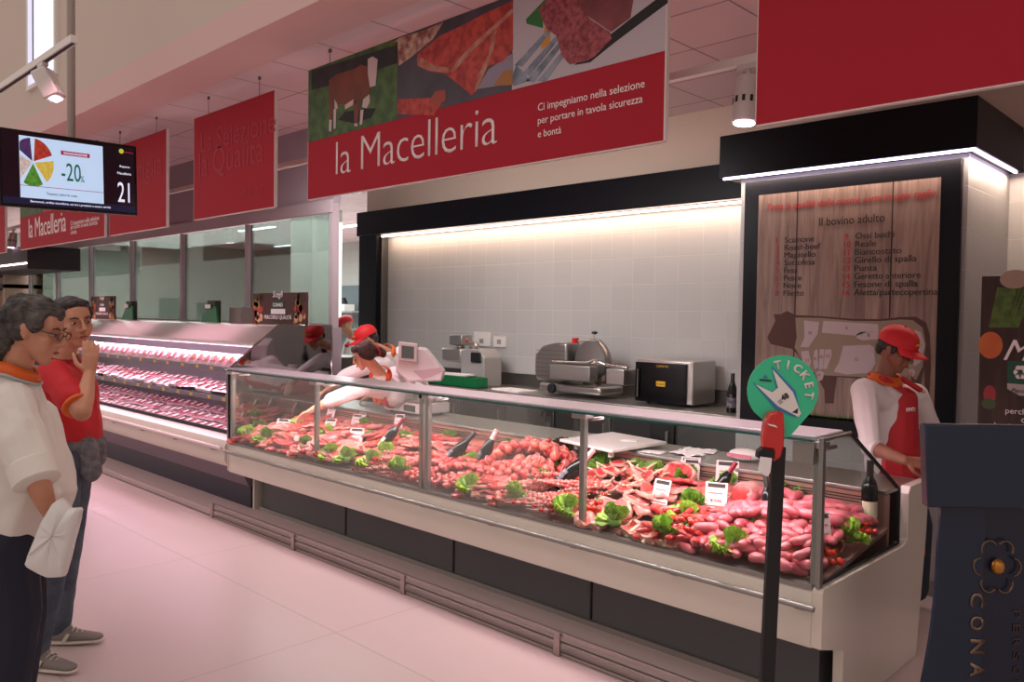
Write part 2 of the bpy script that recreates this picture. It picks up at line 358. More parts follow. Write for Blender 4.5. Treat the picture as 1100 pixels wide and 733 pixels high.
# ================================================================ MULTIDECK FRIDGE
A0, A1 = -15.6, -6.43
md = thing('display_fridge', 'long open multideck fridge with shelves of packed meat', 'fridge', (-10, 3.8, 0))
MB().box(A0, A1, 3.42, 4.2, 0, .19, kickm).build('kick_base', md)
MB().prism([(A0, 3.4, .19), (A0, 3.3, .40), (A0, 4.1, .40), (A0, 4.1, .19)], (A1-A0, 0, 0), purp).build('plinth', md)
MB().prism([(A0, 3.21, .385), (A0, 3.18, .44), (A0, 3.18, .555), (A0, 3.21, .60), (A0, 3.31, .625), (A0, 3.33, .60), (A0, 3.33, .385)], (A1-A0, 0, 0), cream).build('fascia', md)
bt = MB().tube([(A0, 3.14, .545), (A1, 3.14, .545)], .018, mat('pale_bumper', 'd8c6c4', .3), 12).build('bumper_tube', md)
for i in range(12): x = A1-.15-i*.75; MB().box(x-.03, x+.03, 3.14, 3.19, .515, .53, alu).build('tube_bracket', bt)
MB().box(A0, A1, 3.33, 4.15, .56, .59, blackm).box(A0, A1, 3.315, 3.335, .56, .655, mat('black_perforated_grille', '15151c', .5)).build('bottom_deck', md)
MB().box(A0, A1, 4.15, 4.2, .4, 1.56, mat('fridge_back', 'a99fa6', .4)).build('back_panel', md)
for z, y in ((.905, 3.43), (1.17, 3.47)):
    s = MB().box(A0, A1, y, 4.12, z-.012, z, steel).build('shelf', md)
    p = MB().box(A0, A1, y-.012, y, z-.03, z+.012, mat('grey_price_rail', '77707c', .4)).build('price_rail', s)
    for i in range(26): x = A1-.14-i*.33+R.uniform(-.04, .04); MB().box(x-.03, x+.03, y-.0145, y-.012, z-.024, z+.006, mat('yellow_shelf_ticket', 'd6b055', .6)).build('price_ticket', s)
MB().prism([(A0, 3.45, 1.385), (A0, 3.45, 1.42), (A0, 3.66, 1.56), (A0, 4.2, 1.57), (A0, 4.2, 1.54), (A0, 3.68, 1.53), (A0, 3.5, 1.40)], (A1-A0, 0, 0), mat('canopy_enamel', 'd9c3c4', .22, coat=.5)).build('canopy', md)
MB().tube([(A0, 3.445, 1.40), (A1, 3.445, 1.40)], .01, chrome, 8).build('canopy_rail', md)
MB().box(A0, A1, 3.52, 3.56, 1.375, 1.395, mat('fridge_tube', 'ffe9f2', .4, 0, 3, 'ffd2ea')).build('lamp_tube', md)
MB().box(A0, A1, 3.56, 4.14, 1.40, 1.42, mat('black_louvre', '1d1a22', .5)).build('air_louvre', md)
for y_, z_, p_ in ((3.55, 1.365, 18), (3.5, 1.14, 10), (3.46, .875, 6)): area('fridge_lamp', (-9, y_, z_), (math.radians(14), 0, 0), 5.2, .05, p_, (1, .66, .84))
MB().prism([(A1, y, z) for y, z in [(3.2, .6), (3.19, 1.2), (3.66, 1.575), (4.21, 1.575), (4.21, .6)]], (.028, 0, 0), mirror).build('mirror_end', md)
MB().tube([(A1+.03, 3.19, 1.2), (A1+.03, 3.66, 1.578), (A1+.03, 4.2, 1.578), (A1+.03, 4.2, 1.0)], .006, chrome, 6).build('mirror_edge', md)
# ================================================================ BACK WORKTOP
wt = thing('worktop', 'long stainless worktop running along the grey tiled wall', 'worktop', (-5.6, 6, 0))
MB().box(-8.3, -2.96, 5.62, 6.29, .90, .94, steel).build('top', wt, .004); MB().box(-8.3, -2.96, 6.27, 6.295, .94, 1.07, steel_d).build('upstand', wt)
MB().box(-8.25, -2.98, 5.72, 6.28, .1, .90, mat('fridge_carcass', '3f3d3d', .5)).build('carcass', wt)
for i in range(8):
    x = -8.22+i*.655; dd = MB().box(x, x+.62, 5.69, 5.72, .14, .87, steel_d if i % 3 else blackm).build('door', wt, .004)
    MB().box(x+.56, x+.58, 5.66, 5.69, .45, .75, steel).build('door_handle', dd)
# ================================================================ HANGING SIGNS
SY = 3.15
def sgn(name, label, xa, xb, za, zb, y=SY, cat='sign', grp=None, m=redsign):
    s = thing(name, label, cat, ((xa+xb)/2, y, za), grp)
    bx('panel', s, m, xa, xb, y-.012, y+.012, za, zb)
    MB().box(xa-.004, xa+.0, y-.0125, y+.0125, za, zb, edgew).box(xb, xb+.008, y-.0125, y+.0125, za, zb, edgew).box(xa, xb, y-.0125, y+.0125, za-.006, za, edgew).build('edge', s)
    for x in (xa+.25, xb-.25):
        w_ = MB().tube([(x, y, zb), (x, y, 3.47)], .0025, steel_d, 5).build('hanging_wire', s)
        MB().box(x-.012, x+.012, y-.006, y+.006, 3.475, 3.5, steel_d).build('ceiling_clip', w_)
    return s
fy = SY-.0125
def P(px, py, k=0): q = on(1, fy-.0012*k, px, py); return q
def crop(pts, sc, ox, oy, k): return [P(ox+x/sc, oy+y/sc, k) for x, y in pts]
s1 = sgn('hanging_sign', 'big red hanging sign reading la Macelleria with cow and steak pictures', -5.10, -2.11, 2.49, 3.40)
grass = mat('meadow_green', '2e4a24', .5, var='4a6b30', vs=14); dk = mat('dark_trees', '14151b', .6, var='2a2a2c', vs=9)
cowb = mat('cow_brown', '6a3021', .5, var='7d3c26', vs=5); cowt = mat('cow_white', 'c9b3b3', .5)
zs = 2.895
def band(xa, xb, m, name, z1=3.40, z_=zs, k=1): return MB().box(xa, xb, fy-.001*k, fy, z_, z1, m).build(name, s1)
xA, xB = P(427, 60)[0], P(551, 30)[0]
pc = band(-5.10, xA, grass, 'meadow_picture')
def pic(mb, pts, sc, ox, oy, k, m): mb.prism(crop(pts, sc, ox, oy, k), (0, .0012, 0), m)
c4 = (8.145, 330, 60)
mb = MB(); pic(mb, [(38, 300), (190, 260), (450, 170), (800, 60), (800, -100), (38, 130)], *c4, 1.2, dk); mb.build('tree_line', pc)
mb = MB()
pic(mb, [(270, 560), (330, 490), (520, 460), (600, 460), (560, 540), (400, 590)], *c4, 1.6, blackm)
pic(mb, [(190, 215), (250, 165), (420, 110), (470, 75), (530, 95), (560, 200), (545, 330), (450, 400), (330, 430), (260, 420), (235, 370), (215, 560), (192, 560)], *c4, 2.2, cowb)
pic(mb, [(405, 400), (465, 390), (440, 590), (412, 590)], *c4, 2.2, cowb)
mb.build('cow_body', pc)
mk = []
picm = lambda pts, k: (lambda m_: (pic(m_, pts, *c4, k, cowt), m_.build('white_marking', pc)))(MB())
picm([(530, 30), (570, 5), (615, 30), (608, 140), (598, 260), (548, 275), (530, 150)], 3)
picm([(545, 335), (548, 400), (520, 460), (480, 450), (490, 380)], 3)
picm([(192, 560), (215, 560), (210, 662), (190, 662)], 3); picm([(230, 470), (255, 450), (248, 635), (230, 640)], 3)
picm([(465, 475), (492, 470), (480, 600), (460, 605)], 3); picm([(412, 592), (438, 592), (438, 615), (414, 618)], 3)
picm([(237, 380), (262, 420), (268, 465), (240, 460)], 3); picm([(330, 430), (405, 380), (400, 430), (330, 470)], 3)
c5 = (5.636, 420, 0)
pc = band(xA, xB, mat('slate_board', '4a4350', .5, var='39333c', vs=4), 'steak_picture')
steakm = mat('raw_steak_print', '8f1f20', .5, var='c04438', vs=22); fatm = mat('steak_fat_print', 'b98a78', .5, var='a2533f', vs=14)
mb = MB(); pic(mb, [(-10, 270), (60, 225), (200, 185), (320, 130), (250, 240), (130, 340), (45, 400), (40, 250)], *c5, 1.5, mat('pale_grain', 'c9a692', .5, var='7b3a34', vs=20)); mb.build('side_food', pc)
mb = MB(); pic(mb, [(160, 330), (300, 215), (420, 160), (560, 85), (738, 5), (738, 300), (680, 370), (590, 400), (545, 500), (490, 580), (420, 520), (330, 450), (230, 430), (160, 400)], *c5, 1.9, steakm); mb.build('steak', pc)
mb = MB(); pic(mb, [(350, 430), (470, 290), (735, 50), (738, 75), (500, 300), (375, 440)], *c5, 2.6, fatm)
pic(mb, [(155, 355), (185, 350), (260, 395), (350, 410), (350, 440), (230, 430), (160, 395)], *c5, 2.6, fatm); pic(mb, [(615, 200), (640, 180), (620, 300), (560, 460), (510, 560), (520, 470), (590, 330)], *c5, 2.6, fatm)
mb.build('fat_line', pc)
mb = MB(); pic(mb, [(520, 540), (590, 420), (738, 320), (738, 505)], *c5, 1.6, mat('grey_cloth', '8a8090', .5)); mb.build('cloth', pc); mb = MB(); pic(mb, [(40, 600), (330, 590), (260, 700), (40, 690)], *c5, 1.6, steakm); mb.build('small_steak', pc); mb = MB()
pic(mb, [(230, 610), (270, 550), (330, 545), (330, 610), (260, 640)], *c5, 2.4, mat('cherry_tomato_print', '9c4030', .5)); mb.build('tomato', pc); mb = MB(); pic(mb, [(620, 520), (680, 430), (735, 420), (735, 515)], *c5, 2.4, mat('gold_potato_print', 'a06a35', .5)); mb.build('garnish', pc)
c6 = (6.286, 545, 0)
pc = band(xB, -2.11, mat('pale_plate', 'b7abb2', .5), 'fork_picture')
mb = MB(); pic(mb, [(840, 120), (1080, -60), (1082, 20), (720, 290), (560, 420), (450, 440), (700, 230)], *c6, 1.5, blackm); pic(mb, [(460, 40), (500, -60), (860, -60), (830, 120), (700, 215), (560, 120)], *c6, 1.8, mat('roast_print', '6b2c30', .5, var='8a4145', vs=6)); mb.build('roast', pc)
mb = MB(); pic(mb, [(125, 130), (250, 0), (330, -10), (240, 110), (240, 190), (130, 160)], *c6, 1.5, mat('basil_print', '1f6b2a', .5)); mb.build('basil', pc); mb = MB(); pic(mb, [(250, 190), (290, 170), (290, 310), (225, 330)], *c6, 1.5, mat('carrot_print', 'c9862a', .5)); mb.build('garnish', pc)
mb = MB()
for (xa, ya, xb, yb) in ((275, 195, 60, 440), (325, 245, 110, 500), (345, 290, 140, 545), (375, 340, 215, 545)):
    pic(mb, [(xa, ya), (xa+18, ya+22), (xb+40, yb+10), (xb-12, yb)], *c6, 2.4, mat('fork_steel_print', '54606f', .4, var='8b93a2', vs=12))
pic(mb, [(30, 520), (60, 440), (100, 480), (150, 545), (40, 580)], *c6, 2.4, MT['fork_steel_print']); mb.build('fork', pc)
mb = MB(); pic(mb, [(210, 65), (290, -30), (460, -30), (500, 60), (560, 130), (690, 215), (705, 260), (590, 380), (540, 410), (420, 435), (370, 380), (330, 240), (260, 190)], *c6, 3, mat('rare_meat_print', '78272f', .6, var='a6525a', vs=40)); mb.build('meat_cube', pc)
whl = mat('sign_lettering_white', 'f0e4e4', .5)
q = P(361, 188); w_ = (P(534, 155)-P(361, 188)).length
text('la Macelleria', q, XW, ZW, whl, s1, w=w_, h=P(361, 153)[2]-q[2], sp=.96, bold=-.014)
for i, (tx, (pa, pb, py, yb)) in enumerate([('Ci impegniamo nella selezione', (578, 692, 122, 98)), ('per portare in tavola sicurezza', (578, 690, 136, 110)), ('e bontà', (578, 603, 148, 145))]):
    a_ = P(pa, py); wd = (V((P(pb, py)[0], 0, 0))-V((a_[0], 0, 0))).length
    text(tx, a_, XW, ZW, whl, s1, w=wd)
s2 = sgn('hanging_sign', 'square red hanging sign reading la Qualità, nearest of the small ones', -6.93, -5.57, 2.48, 3.35)
text('La Selezione', P(216, 165), XW, ZW, redd, s2, w=1.24); text('la Qualità', P(214, 196), XW, ZW, redd, s2, w=1.1, h=.26)
text('per te', P(262, 216), XW, ZW, redd, s2, w=.3)
s3 = sgn('hanging_sign', 'red hanging sign partly behind the television, left of the la Qualità sign', -8.90, -7.50, 2.46, 3.35)
text('la Famiglia', P(122, 208), XW, ZW, redd, s3, w=1.2, h=.28)
s4 = sgn('hanging_sign', 'distant red la Macelleria sign showing under the television', -12.05, -9.05, 2.46, 3.35)
text('la Macelleria', P(31, 256), XW, ZW, whl, s4, w=P(71, 250)[0]-P(31, 256)[0], h=.24, sp=.96)
for i, yb in enumerate((244, 248, 252)): text(['Ci impegniamo nella selezione', 'per portare in tavola sicurezza', 'e bontà'][i], P(76, yb), XW, ZW, whl, s4, w=[.9, .85, .2][i])
bx('meadow_picture', s4, grass, -12.05, -11.1, fy-.001, fy, 2.87, 3.35); bx('steak_picture', s4, steakm, -11.1, -10.1, fy-.001, fy, 2.87, 3.35); bx('fork_picture', s4, MT['pale_plate'], -10.1, -9.05, fy-.001, fy, 2.87, 3.35)
s5 = sgn('hanging_sign', 'farthest plain red hanging sign at the left edge of the photo', -14.4, -12.75, 2.46, 3.35)
s6 = sgn('hanging_sign', 'large plain dark red hanging sign over the column at top right', -1.655, 1.2, 2.49, 3.40)
# ================================================================ TRACK LIGHTS
glow = mat('pink_lamp_face', 'fff0fa', .3, 0, 14, 'ffc8f0')
tr = tag(bx('light_track', None, white, -15, 1.0, 3.56, 3.60, 2.90, 2.94), 'long white light track hanging behind the red signs', 'light track')
tw_ = mat('lamp_white', 'd5cfcb', .35)
def spotlight(x, y, z, label, aim=(0, 0, -1), s=1.0, cyl=True):
    t = thing('track_spotlight', label, 'spotlight', (x, y, z))
    ax = V(aim).normalized(); rot = ax.to_track_quat('-Z', 'Y').to_matrix()
    MB().box(x-.05*s, x+.05*s, y-.018, y+.018, z-.025, z, tw_).tube([(x, y, z-.02), (x, y, z-.06*s)], .012*s, tw_).build('adapter', t)
    c = V((x, y, z-.06*s))
    b = MB()
    if cyl:
        b.lathe([(.045*s, 0), (.05*s, -.01), (.052*s, -.09*s), (.058*s, -.10*s), (.06*s, -.22*s), (.052*s, -.225*s)], c, tw_, 24, rot); body = b.build('housing', t)
        m2 = MB()
        for k in range(10):
            a = 2*math.pi*k/10; m2.obox(c+rot@V((.0565*s*math.cos(a), .0565*s*math.sin(a), -.12*s)), (.008, .014, .03*s), rot@Matrix.Rotation(a, 3, 'Z'), blackm)
        m2.build('vent_slots', body); MB().lathe([(.05*s, -.2255*s), (.05*s, -.228*s)], c, glow, 24, rot).build('lens', t)
    else:
        b.obox(c+rot@V((0, 0, -.08)), (.12, .10, .19), rot, tw_); b.build('housing', t, .012); MB().obox(c+rot@V((0, 0, -.178)), (.085, .04, .006), rot, glow).build('lens', t)
    return t
for x, l in ((on(1, 3.58, 803, 100)[0], 'white round spotlight on the track by the large plain red sign'), (-5.38, 'white round spotlight between the Qualità sign and the big la Macelleria sign'), (-7.3, 'white round spotlight just left of the la Qualità sign'),
             (-10.4, 'white round spotlight right of the distant la Macelleria sign'), (-14.1, 'distant white spotlight at the left end of the track'), (-3.6, 'white round spotlight hidden behind the big la Macelleria sign')):
    spotlight(x, 3.58, 2.90, l, (0, -.12, -1), 1.0)
for x in (-7.2, -2.45): tag(MB().tube([(x, 3.58, 2.94), (x, 3.58, 3.5)], .003, steel_d, 5).build('track_wire'), 'thin wire holding the white track from the ceiling %s' % ('beside the big la Macelleria sign' if x > -3 else 'near the la Qualità sign'), 'wire')
trk = tag(MB().box(-9.5, on(1, 1.6, 80, 42)[0], 1.58, 1.62, on(1, 1.6, 80, 42)[2]-.018, on(1, 1.6, 80, 42)[2]+.022, white).box(-9.5, on(1, 1.6, 80, 42)[0]-.02, 1.59, 1.61, on(1, 1.6, 80, 42)[2]-.021, on(1, 1.6, 80, 42)[2]-.017, blackm).build('light_track'), 'white light track at the top left carrying a square spotlight', 'light track')
q = on(1, 1.6, 46, 72); spotlight(q[0], 1.6, on(1, 1.6, 80, 42)[2]-.018, 'white square spotlight with a glowing pink face on the top left track', V((.35, .35, -1)), 1, False)
tag(MB().tube([(q[0]-.2, 1.6, on(1, 1.6, 80, 42)[2]), (q[0]-.2, 1.6, 7)], .004, steel_d, 5).build('track_wire'), 'thin wire rising from the top left light track', 'wire')
# lamps that light the shop, with an added wall fill
for x in (-11.5, -9.5, -7.5, -5.5, -3.6, -1.9):
    spot('pink_spot', (x, 3.3, 2.66), (x, 3.55, .7), 62, PINKL, 75, .8)
for x in (-12, -9.8, -7.6, -5.4, -3.4, -1.2):
    spot('aisle_spot', (x, 1.6, 3.2), (x+.1, 1.9, 0), 34 if x < -5 else 18, (1, .48, .60) if x < -5 else (1, .80, .76), 90, .9, .1)
for x, xt in ((-5.9, -7.6), (-5.3, -6.2), (-4.7, -4.9), (-4.1, -3.8)): spot('added_wall_fill', (x, 3.64, 2.8), (xt, 6.3, 1.3), 62, (1, .96, .95), 120, 1, .25)  # unseen spots added to brighten the tiled back wall
# ================================================================ TELEVISION
c_ = [D(0, 221, 5.4), D(148, 232, 6.15), D(160, 159, 6.15), D(6, 137, 5.4)]
o_ = c_[0]; tx = (c_[1]-c_[0]); W_ = tx.length; tx.normalize(); ty = (c_[3]-c_[0]); ty = (ty-tx*ty.dot(tx)); H_ = ty.length; ty.normalize(); tn = tx.cross(ty)
tv = thing('television', 'black flat television hung at the upper left, showing -20% and 21', 'television', o_+tx*W_/2)
def tp(u, v, k=0): return o_+tx*(W_*u)+ty*(H_*v)+tn*k
def tq(mb, u0_, u1_, v0_, v1_, k0, k1, m): mb.prism([tp(u0_, v0_, k0), tp(u1_, v0_, k0), tp(u1_, v1_, k0), tp(u0_, v1_, k0)], tn*(k1-k0), m); return mb
tq(MB(), 0, 1, 0, 1, -.05, 0, mat('tv_black', '08080c', .25)).build('casing', tv, .006)
scr = tq(MB(), .02, .98, .04, .965, 0, .001, mat('screen_dark', '0a0810', .2, 0, .25, '2a1520')).build('screen', tv)
tq(MB(), .02, .98, .04, .13, .001, .0015, mat('screen_band', '101228', .3, 0, .3, '202448')).build('caption_band', scr)
tq(MB(), .135, .73, .13, .93, .001, .0015, mat('screen_page', 'a9c2dd', .3, 0, .62, 'b4cfee')).build('screen_page', scr)
cc = (.155, .60); pies = [('pp', '2a2040', '51356a', 95, 155), ('pr', '7a1822', 'b8402c', 20, 85), ('py', 'c99a28', 'd8c65a', -52, 10), ('pg', '235a1e', '5d9b35', -120, -62), ('pw', 'b39a94', 'd8c8c0', 165, 230)]
for n_, a_, b2, t0, t1 in pies:
    m_ = mat('screen_'+n_, a_, .4, 0, .35, b2, var=b2, vs=40)
    pts = []
    cx_, cy_ = .225, .60; mid = math.radians((t0+t1)/2)
    cx2, cy2 = cx_+.008*math.cos(mid), cy_+.015*math.sin(mid)
    pts.append(tp(cx2, cy2, .0016))
    for k in range(9):
        a = math.radians(t0+(t1-t0)*k/8); pts.append(tp(max(.137, cx2+.135*math.cos(a)), cy2+.30*math.sin(a), .0016))
    MB().prism(pts, tn*.001, m_).build('produce_picture', scr)
gt = mat('screen_green', '0b6b4b', .4, 0, .2, '0c7a55'); wtm = mat('screen_white', 'dfe4f2', .4, 0, .6, 'dfe6ff')
text('-20', tp(.42, .40, .002), tx, ty, gt, tv, w=W_*.14, h=H_*.24, name='price_lettering'); text('%', tp(.555, .40, .002), tx, ty, gt, tv, w=W_*.03, h=H_*.09, name='price_lettering')
tq(MB(), .42, .63, .745, .80, .0016, .002, mat('screen_red', 'a01838', .4, 0, .25, 'b02048')).build('red_brush_bar', scr)
text('INAUGURAZIONE', tp(.44, .758, .003), tx, ty, wtm, tv, w=W_*.17, name='bar_lettering')
tq(MB(), .135, .73, .285, .292, .0016, .002, MT['screen_red']).build('divider', scr)
text('Tessera oltre le cose', tp(.31, .19, .002), tx, ty, ink, tv, w=W_*.22, name='caption_lettering')
text('Benvenuti, ordina macelleria, sei tra i prossimi a essere serviti', tp(.2, .065, .002), tx, ty, wtm, tv, w=W_*.58, name='caption_lettering')
text('Reparto', tp(.86, .66, .002), tx, ty, wtm, tv, w=W_*.08, name='queue_lettering'); text('Macelleria', tp(.84, .57, .002), tx, ty, wtm, tv, w=W_*.11, name='queue_lettering')
text('21', tp(.84, .18, .002), tx, ty, wtm, tv, w=W_*.095, h=H_*.28, name='queue_number')
MB().lathe([(.018, 0), (.018, .002)], tp(.875, .90, .001), mat('screen_lime', 'b8c93a', .4, 0, .4, 'c8dd40'), 16, Matrix((tx, ty, tn)).transposed()).build('logo_dot', scr)
tq(MB(), .90, .97, .885, .90, .0016, .002, MT['screen_red']).build('logo_bar', scr)
pt = D(79, 170, 5.95); tag(MB().tube([(pt.x-.05, pt.y, pt.z-.3), (pt.x-.05, pt.y, 7)], .028, mat('grey_pole', '9d9189', .4), 14).build('ceiling_pole'), 'grey round pole from the ceiling holding the television', 'pole')
# ================================================================ BEEF BOARD ON THE COLUMN
BY = 5.33
bd = thing('wall_poster', 'wooden-look beef cuts poster in a black frame on the column', 'poster', (-2.17, BY, 1.0))
MB().box(-2.875, -1.475, BY-.02, BY+.02, .93, 2.655, black).build('frame', bd, .004)
woodmat('poster_wood', '6f5850', '9a8376', 1.2, (2.2, 1, .18))
pan = MB().box(-2.765, -1.585, BY-.022, BY-.019, 1.03, 2.555, MT['poster_wood']).build('wood_print', bd)
mb = MB()
for x in (-2.48, -1.86): mb.box(x-.004, x+.004, BY-.0232, BY-.022, 1.03, 2.555, mat('plank_gap', '2e211f', .7))
mb.build('plank_gap', pan)
def B(px, py, k=0): return on(1, BY-.0232-.0008*k, px, py)
text('Tutta la qualità delle nostre carni in ogni taglio', B(824, 229, 1), (1, 0, .0), ZW, inkred, bd, w=B(1005, 215)[0]-B(824, 229)[0], h=.062, shear=.35, name='title_lettering')
text('Il bovino adulto', B(880, 243, 1), XW, ZW, ink, bd, w=.42, h=.055, name='subtitle_lettering')
L1 = ['Scamone', 'Roast-beef', 'Magatello', 'Sottofesa', 'Fesa', 'Pesce', 'Noce', 'Filetto']
L2 = ['Ossi buchi', 'Reale', 'Biancostato', 'Girello di spalla', 'Punta', 'Geretto anteriore', 'Fesone di spalla', 'Aletta/partecopertina']
za, zb2 = B(845, 261)[2], B(845, 318)[2]
for i in range(8):
    z = za+(zb2-za)*i/7; xa = B(834, 260)[0]; xb = B(843, 260)[0]; xc = B(907, 257)[0]; xd_ = B(919, 255)[0]
    text(str(i+1), (xa, BY-.0235, z), XW, ZW, inkred, bd, em=.056, name='number_lettering')
    text(L1[i], (xb, BY-.0235, z), XW, ZW, ink, bd, em=.058, name='list_lettering')
    text(str(i+9), (xc-.0, BY-.0235, z), XW, ZW, inkred, bd, em=.056, name='number_lettering')
    text(L2[i], (xd_, BY-.0235, z), XW, ZW, ink, bd, w=[.24, .13, .285, .375, .14, .40, .385, .50][i], em=.058, name='list_lettering')
cB = (5.637, 810, 320)
def bp(mb, pts, k, m): mb.prism([B(cB[1]+x/cB[0], cB[2]+y/cB[0], k) for x, y in pts], (0, .0007, 0), m)
br = mat('cow_silhouette_brown', '4c2a22', .6); tanm = mat('cow_tan_fill', '8f7d6c', .6); cut = mat('cut_lilac', 'b5a6a8', .6)
mb = MB()
bp(mb, [(80, 240), (130, 140), (118, 100), (160, 100), (200, 80), (250, 105), (400, 112), (600, 128), (760, 130), (880, 118), (980, 115), (1040, 150), (1065, 230), (1070, 420), (1060, 600), (1035, 620), (1030, 430), (1010, 520), (990, 660), (960, 660), (950, 470), (750, 480), (640, 490), (500, 480), (488, 560), (480, 640), (430, 640), (425, 560), (400, 510), (330, 440), (270, 350), (230, 310), (100, 280)], 1, br)
mb.build('cow_silhouette', pan)
mb = MB(); bp(mb, [(250, 120), (400, 122), (600, 140), (760, 142), (880, 132), (960, 135), (1020, 180), (1040, 280), (1020, 420), (980, 500), (950, 470), (640, 480), (420, 470), (330, 440), (280, 360), (245, 300), (258, 240)], 2, tanm); mb.build('cow_body_fill', pan)
for pts in ([(302, 138), (395, 148), (385, 220), (330, 300), (280, 298), (305, 240)], [(420, 140), (750, 160), (755, 205), (690, 205), (620, 230), (410, 212)], [(622, 222), (650, 208), (750, 205), (760, 250), (660, 258), (622, 245)],
            [(540, 292), (700, 285), (725, 300), (735, 400), (700, 455), (560, 465), (482, 448), (515, 390)], [(285, 325), (330, 320), (345, 390), (330, 430), (295, 400)], [(365, 320), (385, 312), (388, 420), (368, 435), (356, 380)],
            [(398, 312), (425, 312), (415, 432), (392, 432)], [(430, 315), (468, 312), (470, 350), (440, 432), (418, 430)], [(370, 455), (400, 440), (424, 455), (415, 495), (390, 508)], [(975, 195), (1010, 210), (1035, 290), (1010, 390), (970, 415), (960, 390), (975, 300)], [(935, 440), (960, 430), (978, 450), (960, 480)]):
    mb = MB(); bp(mb, pts, 3, cut); mb.build('cut_area', pan)
for tx_, x, y in (('10', 340, 222), ('2', 560, 192), ('8', 693, 236), ('12', 620, 382), ('11', 322, 388), ('9', 368, 378), ('13', 404, 366), ('15', 447, 362), ('14', 390, 475), ('4', 995, 292), ('5', 955, 465)):
    text(tx_, B(cB[1]+x/cB[0], cB[2]+y/cB[0], 4), XW, ZW, inkred, bd, h=.02, name='cut_number', align='CENTER')
mb = MB()
for i in range(90):
    x = -2.765+1.18*i/89; h = R.uniform(.012, .035); mb.faces([(x, BY-.0245, 1.03), (x+.016, BY-.0245, 1.03), (x+R.uniform(-.006, .014), BY-.0245, 1.05+h)], [(0, 1, 2)], mat('poster_grass', '4d6b1e', .6))
mb.box(-2.765, -1.585, BY-.0245, BY-.0235, 1.03, 1.048, MT['poster_grass']); mb.build('grass_print', pan)
# ================================================================ FLOOR POSTER AT RIGHT
py_ = 4.98
ps = thing('floor_poster', 'dark wooden-look poster with vegetables and a green emblem at the right edge', 'poster', (-.9, py_, 0))
MB().box(-1.262, -.45, py_-.01, py_+.02, 0, 1.935, mat('poster_edge', '2a1c19', .5)).build('board', ps)
woodmat('dark_plank_print', '24130f', '45291f', 1.2, (2.2, 1, .15)); pn = MB().box(-1.258, -.454, py_-.012, py_-.01, .02, 1.93, MT['dark_plank_print']).build('plank_print', ps)
def Q(px, py, k=0): return on(1, py_-.0125-.0012*k, px, py)
def disc(mb, px, py, rx, ry, k, m, n=24): c = Q(px, py, k); mb.prism([(c.x+rx*math.cos(2*math.pi*i/n), c.y, c.z+ry*math.sin(2*math.pi*i/n)) for i in range(n)], (0, .001, 0), m)
mb = MB(); c = Q(1064, 371, 0); m_ = mat('orange_tomato_print', 'c2541b', .4, var='d06a2a', vs=6); disc(mb, 1064, 371, .058, .073, 0, m_); mb.build('tomato_picture', pn)
mb = MB(); disc(mb, 1063, 424, .03, .05, 0, mat('red_radish_print', '9c1f28', .5)); disc(mb, 1062, 434, .035, .03, 1, mat('leaf_print', '3b4d22', .5)); mb.build('radish_picture', pn)
mb = MB()
for i in range(9):
    a, b2 = Q(1064+i*3.5, 352), Q(1074+i*4.5, 309); mb.prism([(a.x-.008, a.y, a.z), (a.x+.008, a.y, a.z), (b2.x+.012, a.y, b2.z), (b2.x-.012, a.y, b2.z)], (0, .001, 0), mat('asparagus_print', '56701f', .5, var='3c5420', vs=30))
disc(mb, 1090, 300, .07, .05, 1, mat('garlic_print', 'a58e80', .5)); mb.build('vegetable_picture', pn)
g1 = mat('emblem_green', '0e4a37', .5); MB().prism([Q(1082, 388, 1), Q(1125, 388, 1), Q(1125, 415, 1), Q(1082, 412, 1)], (0, .001, 0), g1).build('emblem_field', pn)
MB().prism([Q(1082, 412, 1), Q(1125, 415, 1), Q(1125, 428, 1), Q(1095, 425, 1), Q(1082, 418, 1)], (0, .001, 0), cut).build('emblem_band', pn)
mb = MB()
for k in range(6):
    a = k*math.pi/3; disc(mb, 1096+4.2*math.cos(a), 400+4.6*math.sin(a), .014, .016, 2, whl, 12)
disc(mb, 1096, 400, .012, .014, 3, g1, 12); mb.build('flower_emblem', pn)
text('Mercato', Q(1078, 387, 2), XW, ZW, whl, ps, h=.11, shear=.4); text('perché', Q(1080, 446, 2), XW, ZW, whl, ps, h=.04); text('con noi', Q(1097, 454, 2), XW, ZW, whl, ps, h=.03); text('ho la certezza', Q(1068, 461, 2), XW, ZW, whl, ps, h=.036); text('Periodo', Q(1086, 422, 2), XW, ZW, ink, ps, h=.025, shear=.3)
# ================================================================ LECTERN (foreground right)
dl = 3.0; base = D(994, 456, dl); lx = V((r0.x, r0.y, 0)); ly = V((f0.x, f0.y, 0)); lo = V((base.x, base.y, 0))
le = thing('lectern', 'dark navy lectern with a flower emblem and cut lettering in the right foreground', 'lectern', lo)
def lp(u, v, z): return lo+lx*u+ly*v+V((0, 0, z))
def lprism(pts, v, dv, m): return MB().prism([lp(u, v, z) for u, z in pts], ly*dv, m)
zt = base.z
MB().prism([lp(0, 0, zt), lp(.02, 0, zt-.31), lp(.02, .05, zt-.31), lp(0, .05, zt)], lx*.62, navy).build('top_box', le, .006)
prof = [(.10, zt-.31), (.094, .85), (.092, .72), (.086, .6), (.075, .48), (.058, .36), (.035, .22), (.0, .02), (0, 0)]
lprism(prof + [(.27, 0), (.27, zt-.31)], .06, .02, navy).build('front_panel', le, .003)
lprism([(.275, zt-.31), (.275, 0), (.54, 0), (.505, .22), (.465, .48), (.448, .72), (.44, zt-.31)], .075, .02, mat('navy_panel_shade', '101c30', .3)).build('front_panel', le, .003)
lprism([(.2, zt-.28), (.2, .4), (.16, 0), (.52, 0), (.46, .5), (.44, zt-.28)], .16, .02, navy).build('back_panel', le)
